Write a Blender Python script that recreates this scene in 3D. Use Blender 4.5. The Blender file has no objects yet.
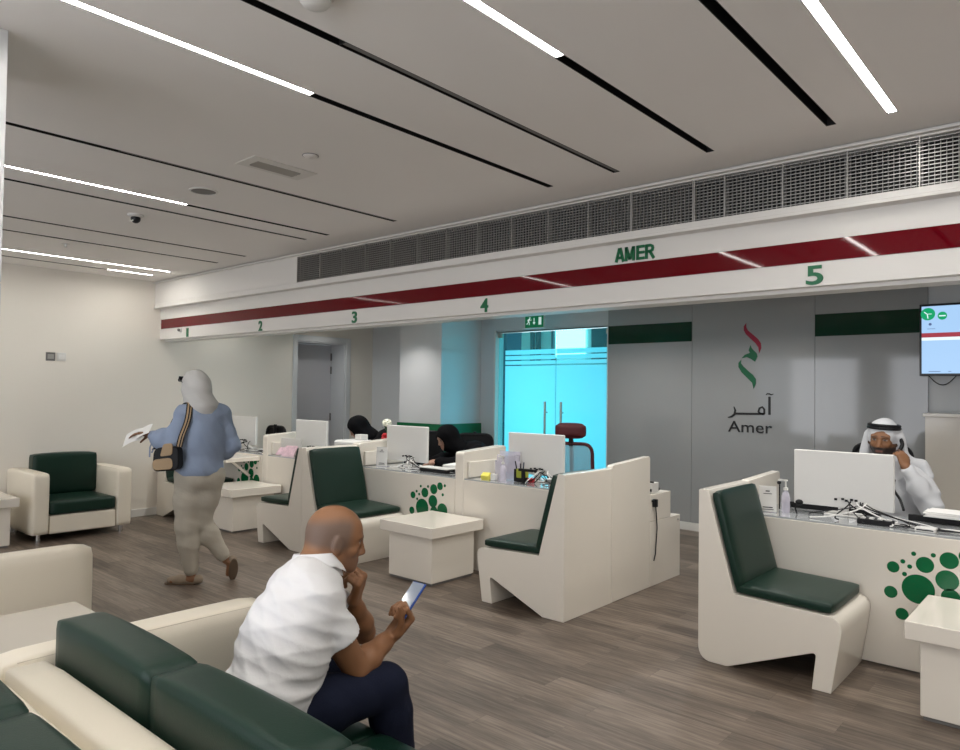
import bpy, math, random
import numpy as np
from mathutils import Vector, Matrix, noise
random.seed(4); rng = np.random.default_rng(7)
scene = bpy.context.scene
COL = scene.collection
PI = math.pi

# ------------------------------------------------------------------ camera
cam = bpy.data.cameras.new('camera'); camo = bpy.data.objects.new('camera', cam); COL.objects.link(camo)
cam.sensor_fit = 'HORIZONTAL'; cam.sensor_width = 36.0; cam.lens = 718.0/960.0*36.0
cam.clip_start = 0.05; cam.clip_end = 60
_r = Vector((0.754, 0.656, 0.0135)).normalized(); _b = Vector((0.657, -0.754, -0.0240))
_b = (_b - _b.dot(_r)*_r).normalized(); _u = _b.cross(_r)
camo.matrix_world = Matrix(((_r.x, _u.x, _b.x, 0), (_r.y, _u.y, _b.y, 0), (_r.z, _u.z, _b.z, 1.5), (0, 0, 0, 1)))
scene.camera = camo

# ------------------------------------------------------------------ world, exposure, big lights
scene.view_settings.view_transform = 'Standard'; scene.view_settings.look = 'None'
scene.view_settings.gamma = 1.0; scene.view_settings.use_curve_mapping = False
scene.view_settings.exposure = 0.90
world = bpy.data.worlds.new('world'); scene.world = world; world.use_nodes = True
wb = world.node_tree.nodes['Background']; wb.inputs[0].default_value = (0.75, 0.85, 1.0, 1); wb.inputs[1].default_value = 0.6
STRIP = 25.0        # ceiling light strips
DOWN = 15.0         # downlights over the staff side

def area(name, loc, rot, sx, sy, power, color):
    l = bpy.data.lights.new(name, 'AREA'); l.shape = 'RECTANGLE'; l.size = sx; l.size_y = sy
    l.energy = power; l.color = color
    o = bpy.data.objects.new(name, l); COL.objects.link(o); o.location = loc; o.rotation_euler = rot
    return o
# daylight from the shop front behind the camera
area('daylight_shopfront', (-2.0, -3.8, 1.5), (PI/2, 0, 0), 8.0, 2.2, 85, (0.98, 0.97, 1.0))
# bright corridor behind the tinted glass door
area('corridor_daylight', (-6.4, 9.85, 1.0), (-PI/2, 0, 0), 3.4, 1.9, 50, (0.85, 0.97, 1.0))

# ------------------------------------------------------------------ materials
def mat(name, color, rough=0.5, metal=0.0, coat=0.0, bump=0.0, bscale=60.0, var=0.0, vscale=6.0, emit=None, estr=0.0,
        trans=0.0, alpha=1.0, spec=0.5, stretch=(1, 1, 1), sheen=0.0, ior=1.45):
    m = bpy.data.materials.new(name); m.use_nodes = True
    nt = m.node_tree; b = nt.nodes['Principled BSDF']
    b.inputs['Base Color'].default_value = (*color, 1); b.inputs['Roughness'].default_value = rough
    b.inputs['Metallic'].default_value = metal; b.inputs['Coat Weight'].default_value = coat
    b.inputs['Coat Roughness'].default_value = 0.08
    b.inputs['Transmission Weight'].default_value = trans; b.inputs['Alpha'].default_value = alpha
    b.inputs['Specular IOR Level'].default_value = spec; b.inputs['Sheen Weight'].default_value = sheen
    b.inputs['IOR'].default_value = ior
    if emit: b.inputs['Emission Color'].default_value = (*emit, 1); b.inputs['Emission Strength'].default_value = estr
    if bump or var:
        tc = nt.nodes.new('ShaderNodeTexCoord'); mp = nt.nodes.new('ShaderNodeMapping')
        mp.inputs['Scale'].default_value = stretch; nt.links.new(tc.outputs['Object'], mp.inputs['Vector'])
    if bump:
        n = nt.nodes.new('ShaderNodeTexNoise'); n.inputs['Scale'].default_value = bscale; n.inputs['Detail'].default_value = 4
        nt.links.new(mp.outputs[0], n.inputs['Vector'])
        bp = nt.nodes.new('ShaderNodeBump'); bp.inputs['Strength'].default_value = bump; bp.inputs['Distance'].default_value = 0.004
        nt.links.new(n.outputs['Fac'], bp.inputs['Height']); nt.links.new(bp.outputs[0], b.inputs['Normal'])
    if var:
        n2 = nt.nodes.new('ShaderNodeTexNoise'); n2.inputs['Scale'].default_value = vscale; n2.inputs['Detail'].default_value = 5
        nt.links.new(mp.outputs[0], n2.inputs['Vector'])
        r = nt.nodes.new('ShaderNodeMapRange'); r.inputs['To Min'].default_value = 1-var; r.inputs['To Max'].default_value = 1+var
        nt.links.new(n2.outputs['Fac'], r.inputs['Value'])
        h = nt.nodes.new('ShaderNodeHueSaturation'); h.inputs['Color'].default_value = (*color, 1)
        nt.links.new(r.outputs[0], h.inputs['Value']); nt.links.new(h.outputs[0], b.inputs['Base Color'])
    return m

M = {}
M['wall'] = mat('wall_paint', (0.78, 0.74, 0.665), 0.65, bump=0.03, bscale=180)
M['wall_cool'] = mat('wall_paint_staff_side', (0.62, 0.64, 0.65), 0.6, bump=0.03, bscale=180)
M['ceiling'] = mat('ceiling_paint', (0.90, 0.875, 0.845), 0.7, var=0.02, vscale=1.5)
M['fascia'] = mat('fascia_white', (0.75, 0.73, 0.69), 0.38)
M['red'] = mat('red_acrylic', (0.13, 0.0015, 0.006), 0.04, bump=0.12, bscale=1.6, spec=0.35)
M['column'] = mat('column_gloss_cladding', (0.72, 0.73, 0.74), 0.12, coat=0.8)
M['green_sign'] = mat('green_vinyl', (0.002, 0.14, 0.05), 0.4)
M['green_band'] = mat('green_gloss_band', (0.001, 0.03, 0.012), 0.08)
M['solid'] = mat('white_solid_surface', (0.80, 0.75, 0.665), 0.22, coat=0.35, var=0.012, vscale=3)
M['green_dot'] = mat('green_dot_vinyl', (0.002, 0.13, 0.042), 0.25)
M['glassback'] = mat('white_back_painted_glass', (0.34, 0.35, 0.35), 0.07, coat=0.2, var=0.02, vscale=1.2)
M['leather_w'] = mat('white_leather', (0.80, 0.735, 0.61), 0.42, bump=0.12, bscale=220, var=0.03, vscale=4)
M['leather_g'] = mat('dark_green_leather', (0.0045, 0.025, 0.0155), 0.40, spec=0.38, bump=0.16, bscale=260, var=0.08, vscale=5)
M['seam'] = mat('leather_seam_thread', (0.60, 0.54, 0.44), 0.7)
M['chrome'] = mat('chrome', (0.7, 0.7, 0.7), 0.15, 1.0)
M['black'] = mat('black_plastic', (0.010, 0.010, 0.011), 0.5, spec=0.25)
M['slot'] = mat('slot_black', (0.008, 0.008, 0.008), 0.5)
M['slotgrey'] = mat('slot_grey_louvre', (0.16, 0.155, 0.15), 0.5)
M['strip'] = mat('light_strip', (1, 1, 1), 0.5, emit=(1.0, 0.965, 0.91), estr=STRIP)
M['lamp'] = mat('downlight_lens', (1, 1, 1), 0.5, emit=(1.0, 0.96, 0.9), estr=4.0)
M['metalgrey'] = mat('grille_aluminium', (0.42, 0.41, 0.39), 0.4, 0.6)
M['dark'] = mat('duct_dark', (0.012, 0.012, 0.012), 0.8)
M['plastic_w'] = mat('white_plastic', (0.72, 0.71, 0.68), 0.35)
M['paper'] = mat('paper', (0.80, 0.79, 0.76), 0.7, var=0.03, vscale=20)
M['desk_glass'] = mat('desk_glass_top', (0.42, 0.44, 0.45), 0.05, coat=1.0)
M['clear'] = mat('clear_glass', (0.9, 0.95, 0.95), 0.03, trans=1.0, ior=1.45)
M['acrylic'] = mat('clear_acrylic', (0.75, 0.72, 0.82), 0.08, alpha=0.45)
M['steel'] = mat('brushed_steel', (0.45, 0.42, 0.36), 0.28, 1.0)
M['navy'] = mat('navy_cotton_trousers', (0.009, 0.012, 0.028), 0.9, bump=0.35, bscale=180, spec=0.2)
M['shirt'] = mat('white_cotton_shirt', (0.67, 0.668, 0.675), 0.8, bump=0.5, bscale=22)
M['kandura'] = mat('white_kandura_cloth', (0.58, 0.59, 0.61), 0.8, bump=0.2, bscale=40)
M['abaya'] = mat('black_abaya_cloth', (0.004, 0.004, 0.005), 0.85, spec=0.12, bump=0.2, bscale=40)
M['blouse'] = mat('pale_blue_blouse_cloth', (0.27, 0.335, 0.46), 0.85, bump=0.6, bscale=50, stretch=(1, 1, 1))
M['scarf'] = mat('pale_grey_scarf_cloth', (0.53, 0.525, 0.51), 0.85, bump=0.6, bscale=35)
M['linen'] = mat('beige_linen_trousers', (0.42, 0.385, 0.32), 0.85, bump=0.5, bscale=60)
M['tan'] = mat('tan_leather', (0.36, 0.25, 0.14), 0.55)
M['shoe'] = mat('beige_suede', (0.28, 0.22, 0.16), 0.8, bump=0.2)
M['sole'] = mat('brown_sole', (0.13, 0.09, 0.06), 0.7)
M['phoneblue'] = mat('blue_phone_case', (0.02, 0.07, 0.32), 0.18, coat=0.6)
M['phoneglass'] = mat('phone_screen', (0.25, 0.30, 0.38), 0.06, coat=1.0)
M['redplastic'] = mat('dark_red_mesh', (0.06, 0.003, 0.006), 0.6)
M['meshclear'] = mat('grey_blue_mesh_back', (0.25, 0.4, 0.48), 0.7, alpha=0.55)
M['yellow'] = mat('yellow_paper', (0.75, 0.68, 0.12), 0.7)
M['yelgreen'] = mat('yellow_green_cup', (0.32, 0.36, 0.03), 0.5)
M['petal'] = mat('white_petal', (0.80, 0.80, 0.66), 0.7)
M['redpetal'] = mat('red_petal', (0.5, 0.01, 0.02), 0.6)
M['leaf'] = mat('flower_leaf', (0.02, 0.07, 0.02), 0.6)
M['bezel'] = mat('screen_bezel', (0.01, 0.011, 0.015), 0.3)
M['pink'] = mat('pink_printed_leaflet', (0.60, 0.42, 0.47), 0.5, var=0.5, vscale=30)
M['bluebin'] = mat('navy_blue_cloth', (0.01, 0.016, 0.06), 0.7)
M['ink'] = mat('black_sign_vinyl', (0.012, 0.012, 0.013), 0.4)
M['white_sign'] = mat('white_sign', (0.8, 0.85, 0.82), 0.4, emit=(0.75, 0.9, 0.85), estr=0.25)
M['exit_green'] = mat('exit_sign_green', (0.0, 0.10, 0.035), 0.3, emit=(0.0, 0.2, 0.08), estr=0.2)
M['logo_red'] = mat('logo_red', (0.30, 0.005, 0.03), 0.3)
M['logo_green'] = mat('logo_green', (0.002, 0.11, 0.04), 0.3)
M['door'] = mat('grey_painted_door', (0.55, 0.55, 0.58), 0.25)
M['marble'] = mat('pillar_white_panel', (0.66, 0.67, 0.68), 0.25, var=0.05, vscale=3)
M['screen_blue'] = mat('screen_pale_blue', (0, 0, 0), 0.3, emit=(0.42, 0.66, 0.98), estr=0.52)
M['screen_red'] = mat('screen_red_bar', (0, 0, 0), 0.3, emit=(0.33, 0.03, 0.05), estr=0.6)
M['screen_green'] = mat('screen_green_mark', (0, 0, 0), 0.3, emit=(0.0, 0.33, 0.13), estr=0.6)
M['screen_white'] = mat('screen_white_mark', (0, 0, 0), 0.3, emit=(0.8, 0.92, 1.0), estr=0.6)
M['screen_dark'] = mat('screen_dark_mark', (0, 0, 0), 0.3, emit=(0.08, 0.12, 0.25), estr=0.6)

# tinted glazing of the corridor door: frosted cyan film and clear cyan glass
def film(name, col, frac_t, col2):
    m = bpy.data.materials.new(name); m.use_nodes = True; nt = m.node_tree; nt.nodes.clear()
    o = nt.nodes.new('ShaderNodeOutputMaterial'); t = nt.nodes.new('ShaderNodeBsdfTranslucent'); t.inputs[0].default_value = (*col, 1)
    tr = nt.nodes.new('ShaderNodeBsdfTransparent'); tr.inputs[0].default_value = (*col2, 1)
    g = nt.nodes.new('ShaderNodeBsdfGlossy'); g.inputs['Roughness'].default_value = 0.05; g.inputs[0].default_value = (0.6, 0.6, 0.6, 1)
    m1 = nt.nodes.new('ShaderNodeMixShader'); m1.inputs[0].default_value = frac_t
    nt.links.new(t.outputs[0], m1.inputs[1]); nt.links.new(tr.outputs[0], m1.inputs[2])
    m2 = nt.nodes.new('ShaderNodeMixShader'); m2.inputs[0].default_value = 0.05
    nt.links.new(m1.outputs[0], m2.inputs[1]); nt.links.new(g.outputs[0], m2.inputs[2]); nt.links.new(m2.outputs[0], o.inputs[0])
    return m
M['film'] = film('cyan_frosted_film', (0.80, 0.95, 1.0), 0.05, (0.8, 0.95, 1.0))
M['tint'] = film('cyan_tinted_glass', (0.3, 0.8, 0.9), 0.95, (0.42, 0.90, 0.99))

def floor_mat():
    m = bpy.data.materials.new('grey_oak_vinyl_planks'); m.use_nodes = True; nt = m.node_tree; b = nt.nodes['Principled BSDF']
    tc = nt.nodes.new('ShaderNodeTexCoord')
    br = nt.nodes.new('ShaderNodeTexBrick'); br.offset = 0.37; br.squash = 1.0
    br.inputs['Scale'].default_value = 1.0; br.inputs['Brick Width'].default_value = 0.92; br.inputs['Row Height'].default_value = 0.152
    br.inputs['Mortar Size'].default_value = 0.0012; br.inputs['Mortar Smooth'].default_value = 0.3; br.inputs['Bias'].default_value = 0.0
    br.inputs['Color1'].default_value = (0.0, 0.0, 0.0, 1); br.inputs['Color2'].default_value = (1, 1, 1, 1); br.inputs['Mortar'].default_value = (0.3, 0.3, 0.3, 1)
    nt.links.new(tc.outputs['Object'], br.inputs['Vector'])
    mp = nt.nodes.new('ShaderNodeMapping'); mp.inputs['Scale'].default_value = (1.6, 26, 1)
    add = nt.nodes.new('ShaderNodeVectorMath'); add.operation = 'ADD'
    sc = nt.nodes.new('ShaderNodeVectorMath'); sc.operation = 'SCALE'; sc.inputs['Scale'].default_value = 7.3
    nt.links.new(br.outputs['Color'], sc.inputs[0]); nt.links.new(tc.outputs['Object'], add.inputs[0]); nt.links.new(sc.outputs[0], add.inputs[1])
    nt.links.new(add.outputs[0], mp.inputs['Vector'])
    n = nt.nodes.new('ShaderNodeTexNoise'); n.inputs['Scale'].default_value = 2.2; n.inputs['Detail'].default_value = 8; n.inputs['Roughness'].default_value = 0.68
    nt.links.new(mp.outputs[0], n.inputs['Vector'])
    mp2 = nt.nodes.new('ShaderNodeMapping'); mp2.inputs['Scale'].default_value = (1.1, 5.0, 1)
    nt.links.new(tc.outputs['Object'], mp2.inputs['Vector'])
    n2 = nt.nodes.new('ShaderNodeTexNoise'); n2.inputs['Scale'].default_value = 1.3; n2.inputs['Detail'].default_value = 4
    nt.links.new(mp2.outputs[0], n2.inputs['Vector'])
    # value = 0.16*plank + 0.55*streak + 0.29*blotch
    def mul(sock, k):
        a = nt.nodes.new('ShaderNodeMath'); a.operation = 'MULTIPLY'; nt.links.new(sock, a.inputs[0]); a.inputs[1].default_value = k; return a.outputs[0]
    def plus(a_, b_):
        a = nt.nodes.new('ShaderNodeMath'); a.operation = 'ADD'; nt.links.new(a_, a.inputs[0]); nt.links.new(b_, a.inputs[1]); return a.outputs[0]
    v = plus(plus(mul(br.outputs['Color'], 0.13), mul(n.outputs['Fac'], 0.55)), mul(n2.outputs['Fac'], 0.30))
    cr = nt.nodes.new('ShaderNodeValToRGB'); e = cr.color_ramp.elements
    e[0].position = 0.38; e[0].color = (0.070, 0.052, 0.040, 1); e[1].position = 0.63; e[1].color = (0.26, 0.206, 0.162, 1)
    k = e.new(0.50); k.color = (0.150, 0.115, 0.088, 1)
    nt.links.new(v, cr.inputs[0])
    mx = nt.nodes.new('ShaderNodeMixRGB'); mx.blend_type = 'MULTIPLY'; mx.inputs[2].default_value = (0.75, 0.73, 0.7, 1)
    nt.links.new(br.outputs['Fac'], mx.inputs[0]); nt.links.new(cr.outputs[0], mx.inputs[1]); nt.links.new(mx.outputs[0], b.inputs['Base Color'])
    b.inputs['Roughness'].default_value = 0.42
    bp = nt.nodes.new('ShaderNodeBump'); bp.inputs['Strength'].default_value = 0.12; bp.inputs['Distance'].default_value = 0.002
    nt.links.new(n.outputs['Fac'], bp.inputs['Height']); nt.links.new(bp.outputs[0], b.inputs['Normal'])
    return m
M['floor'] = floor_mat()

def tint_mat(name, rough=0.55, sss=0.0):
    m = bpy.data.materials.new(name); m.use_nodes = True; nt = m.node_tree; b = nt.nodes['Principled BSDF']
    a = nt.nodes.new('ShaderNodeAttribute'); a.attribute_name = 'tint'
    nt.links.new(a.outputs['Color'], b.inputs['Base Color']); b.inputs['Roughness'].default_value = rough
    n = nt.nodes.new('ShaderNodeTexNoise'); n.inputs['Scale'].default_value = 160
    bp = nt.nodes.new('ShaderNodeBump'); bp.inputs['Strength'].default_value = 0.15; bp.inputs['Distance'].default_value = 0.001
    nt.links.new(n.outputs['Fac'], bp.inputs['Height']); nt.links.new(bp.outputs[0], b.inputs['Normal'])
    return m
M['skin'] = tint_mat('skin')

# ------------------------------------------------------------------ mesh helpers
class MB:
    def __init__(s): s.v = []; s.f = []; s.m = []; s.cur = 0
    def _add(s, vs, fs):
        b = len(s.v); s.v += [tuple(map(float, q)) for q in vs]; s.f += [tuple(b+i for i in f) for f in fs]; s.m += [s.cur]*len(fs); return s
    def mi(s, i): s.cur = i; return s
    def box(s, x0, x1, y0, y1, z0, z1):
        x0, x1 = sorted((x0, x1)); y0, y1 = sorted((y0, y1)); z0, z1 = sorted((z0, z1))
        return s._add([(x, y, z) for x in (x0, x1) for y in (y0, y1) for z in (z0, z1)],
                      [(0, 1, 3, 2), (4, 6, 7, 5), (0, 4, 5, 1), (2, 3, 7, 6), (0, 2, 6, 4), (1, 5, 7, 3)])
    def obox(s, c, ax, ay, az):     # centre and three half-vectors
        c, ax, ay, az = map(Vector, (c, ax, ay, az))
        return s._add([c+i*ax+j*ay+k*az for i in (-1, 1) for j in (-1, 1) for k in (-1, 1)],
                      [(0, 1, 3, 2), (4, 6, 7, 5), (0, 4, 5, 1), (2, 3, 7, 6), (0, 2, 6, 4), (1, 5, 7, 3)])
    def prism(s, pts, axis, a, b):  # closed 2-D outline pushed along an axis
        n = len(pts)
        def q(p, t): return {'x': (t, p[0], p[1]), 'y': (p[0], t, p[1]), 'z': (p[0], p[1], t)}[axis]
        vs = [q(p, a) for p in pts]+[q(p, b) for p in pts]
        fs = [tuple(range(n))[::-1], tuple(range(n, 2*n))]+[(i, (i+1) % n, n+(i+1) % n, n+i) for i in range(n)]
        return s._add(vs, fs)
    def cyl(s, p0, p1, r0, r1=None, n=20, cap=True):
        r1 = r0 if r1 is None else r1; p0 = Vector(p0); p1 = Vector(p1); d = (p1-p0).normalized()
        u = d.orthogonal().normalized(); w = d.cross(u)
        vs = [p+r*(math.cos(2*PI*i/n)*u+math.sin(2*PI*i/n)*w) for p, r in ((p0, r0), (p1, r1)) for i in range(n)]
        fs = [(i, (i+1) % n, n+(i+1) % n, n+i) for i in range(n)]
        if cap: fs += [tuple(range(n))[::-1], tuple(range(n, 2*n))]
        return s._add(vs, fs)
    def tube(s, pts, r, n=8):
        pts = [Vector(p) for p in pts]; vs = []; fs = []
        u = None
        for i, p in enumerate(pts):
            d = (pts[min(i+1, len(pts)-1)]-pts[max(i-1, 0)])
            d = d.normalized() if d.length > 1e-9 else Vector((0, 0, 1))
            u = d.orthogonal().normalized() if u is None else (u-u.dot(d)*d).normalized()
            w = d.cross(u); rr = r[i] if isinstance(r, (list, tuple)) else r
            vs += [p+rr*(math.cos(2*PI*k/n)*u+math.sin(2*PI*k/n)*w) for k in range(n)]
        for i in range(len(pts)-1):
            fs += [(i*n+k, i*n+(k+1) % n, (i+1)*n+(k+1) % n, (i+1)*n+k) for k in range(n)]
        fs += [tuple(range(n))[::-1], tuple(range((len(pts)-1)*n, len(pts)*n))]
        return s._add(vs, fs)
    def lathe(s, c, prof, n=24, ax=(0, 0, 1)):  # prof: (radius, height)
        c = Vector(c); d = Vector(ax).normalized(); u = d.orthogonal().normalized(); w = d.cross(u); vs = []; fs = []
        for r, h in prof: vs += [c+d*h+max(r, 1e-4)*(math.cos(2*PI*k/n)*u+math.sin(2*PI*k/n)*w) for k in range(n)]
        for i in range(len(prof)-1): fs += [(i*n+k, i*n+(k+1) % n, (i+1)*n+(k+1) % n, (i+1)*n+k) for k in range(n)]
        fs += [tuple(range(n))[::-1], tuple(range((len(prof)-1)*n, len(prof)*n))]
        return s._add(vs, fs)
    def ball(s, c, r, n=14, sc=(1, 1, 1)):
        pr = [(math.sin(PI*i/n), -math.cos(PI*i/n)) for i in range(n+1)]; b = len(s.v)
        s.lathe((0, 0, 0), pr, n=max(10, n))
        for i in range(b, len(s.v)): v = s.v[i]; s.v[i] = (c[0]+v[0]*r*sc[0], c[1]+v[1]*r*sc[1], c[2]+v[2]*r*sc[2])
        return s

def put_props(o, label=None, cat=None, group=None, kind=None):
    if label: o['label'] = label
    if cat: o['category'] = cat
    if group: o['group'] = group
    if kind: o['kind'] = kind
    return o
def thing(name, label, cat, loc=(0, 0, 0), group=None):
    o = bpy.data.objects.new(name, None); COL.objects.link(o); o.location = loc; o.empty_display_size = 0.1
    return put_props(o, label, cat, group)
def origin_of(o):
    v = Vector((0, 0, 0))
    while o is not None: v += Vector(o.location); o = o.parent
    return v
def mesh_obj(name, me, parent=None, loc=None):
    o = bpy.data.objects.new(name, me); COL.objects.link(o)
    if parent is not None: o.parent = parent; off = origin_of(parent)
    else: off = Vector(loc) if loc is not None else Vector((0, 0, 0)); o.location = off
    if off.length > 0: me.transform(Matrix.Translation(-off))
    return o
def part(name, mb, mats, parent=None, loc=None, bevel=0.0, seg=2, smooth=True, label=None, ang=35, subs=0):
    me = bpy.data.meshes.new(name); me.from_pydata(mb.v, [], mb.f)
    if not isinstance(mats, (list, tuple)): mats = [mats]
    for k in mats: me.materials.append(M[k] if isinstance(k, str) else k)
    me.polygons.foreach_set('material_index', mb.m)
    me.polygons.foreach_set('use_smooth', [smooth]*len(mb.f)); me.update()
    try: me.set_sharp_from_angle(angle=math.radians(ang))
    except Exception: pass
    o = mesh_obj(name, me, parent, loc)
    if bevel:
        b = o.modifiers.new('bevel', 'BEVEL'); b.width = bevel; b.segments = seg; b.limit_method = 'ANGLE'; b.angle_limit = math.radians(30); b.harden_normals = True
    if subs:
        b = o.modifiers.new('subsurf', 'SUBSURF'); b.levels = subs; b.render_levels = subs
    if label: o['label'] = label
    return o
def struct(name, mb, mats, bevel=0.0, **k):
    o = part(name, mb, mats, bevel=bevel, **k); o['kind'] = 'structure'; return o
def copy_thing(root, loc, label=None, group=None, rotz=None):
    r = root.copy(); COL.objects.link(r); r.location = loc
    if rotz is not None: r.rotation_euler = (0, 0, rotz)
    if label: r['label'] = label
    if group: r['group'] = group
    for ch in list(root.children):
        c = ch.copy(); COL.objects.link(c); c.parent = r
        for g in list(ch.children):
            d = g.copy(); COL.objects.link(d); d.parent = c
    return r

def rounded(pts, rad, seg=5):
    """round the corners of a closed outline; rad: one radius or a list"""
    out = []; n = len(pts)
    for i in range(n):
        p = Vector(pts[i]); a = Vector(pts[i-1]); b = Vector(pts[(i+1) % n]); r = rad[i] if isinstance(rad, (list, tuple)) else rad
        if r <= 0: out.append(tuple(p)); continue
        da = (a-p); db = (b-p); la = min(r, da.length*0.48); lb = min(r, db.length*0.48)
        p0 = p+da.normalized()*la; p1 = p+db.normalized()*lb
        for k in range(seg+1):
            t = k/seg; out.append(tuple((1-t)**2*p0+2*t*(1-t)*p+t*t*p1))
    return out

def cushion(x0, x1, y0, y1, z0, z1, r=0.03, puff=0.012):
    """soft upholstered block: a subdivided box with rounded edges and slightly swollen faces"""
    mb = MB(); n = 10
    c = Vector(((x0+x1)/2, (y0+y1)/2, (z0+z1)/2)); h = Vector(((x1-x0)/2, (y1-y0)/2, (z1-z0)/2))
    rr = min(r, min(h)*0.7)
    idx = {}
    def vert(i, j, k):
        key = (i, j, k)
        if key in idx: return idx[key]
        u = [2*t/n-1 for t in key]
        # spread grid so that edges get more points
        u = [math.copysign(abs(t)**0.75, t) for t in u]
        p = Vector((u[0]*h[0], u[1]*h[1], u[2]*h[2]))
        q = Vector([max(-h[a]+rr, min(h[a]-rr, p[a])) for a in range(3)])
        d = p-q; p = q+(d.normalized()*rr if d.length > 1e-9 else d)
        for a in range(3):
            b_, c_ = (a+1) % 3, (a+2) % 3
            if abs(u[a]) > 0.999: p[a] += math.copysign(puff*(1-u[b_]**4)*(1-u[c_]**4), u[a])
        idx[key] = len(mb.v); mb.v.append(tuple(c+p)); return idx[key]
    for a in range(3):
        b_, c_ = (a+1) % 3, (a+2) % 3
        for s_ in (0, n):
            for i in range(n):
                for j in range(n):
                    def k_(i_, j_):
                        t = [0, 0, 0]; t[a] = s_; t[b_] = i_; t[c_] = j_; return vert(*t)
                    f = (k_(i, j), k_(i+1, j), k_(i+1, j+1), k_(i, j+1))
                    mb.f.append(f if s_ else f[::-1]); mb.m.append(0)
    return mb

def text_mb(s, size, bold=0.0, xs=1.0):
    """letters of the built-in font as a filled flat-fronted mesh in the XY plane (returned as verts, faces)"""
    cu = bpy.data.curves.new('tmp', 'FONT'); cu.body = s; cu.size = size; cu.align_x = 'CENTER'; cu.align_y = 'CENTER'
    cu.extrude = 0.004; cu.offset = bold; cu.resolution_u = 6
    o = bpy.data.objects.new('tmp', cu); COL.objects.link(o); dg = bpy.context.evaluated_depsgraph_get(); dg.update()
    me = bpy.data.meshes.new_from_object(o.evaluated_get(dg)); vs = [(v.co.x*xs, v.co.y, v.co.z) for v in me.vertices]; fs = [tuple(p.vertices) for p in me.polygons]
    bpy.data.objects.remove(o); bpy.data.curves.remove(cu); bpy.data.meshes.remove(me)
    return vs, fs
def wall_text(mb, s, x, y, z, size, bold=0.0, xs=1.0, fit=None):
    """text on a wall that faces -Y"""
    vs, fs = text_mb(s, size, bold, xs)
    zm = max(v[2] for v in vs) or 1.0; vs = [(v[0], v[1], v[2]/zm*0.004) for v in vs]
    xsn = [v[0] for v in vs]; ysn = [v[1] for v in vs]; cx = (min(xsn)+max(xsn))/2; cy = (min(ysn)+max(ysn))/2
    kx = ky = 1
    if fit: kx = fit[0]/(max(xsn)-min(xsn)); ky = fit[1]/(max(ysn)-min(ysn))
    mb._add([(x+(v[0]-cx)*kx, y-0.004-v[2], z+(v[1]-cy)*ky) for v in vs], fs)

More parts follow.
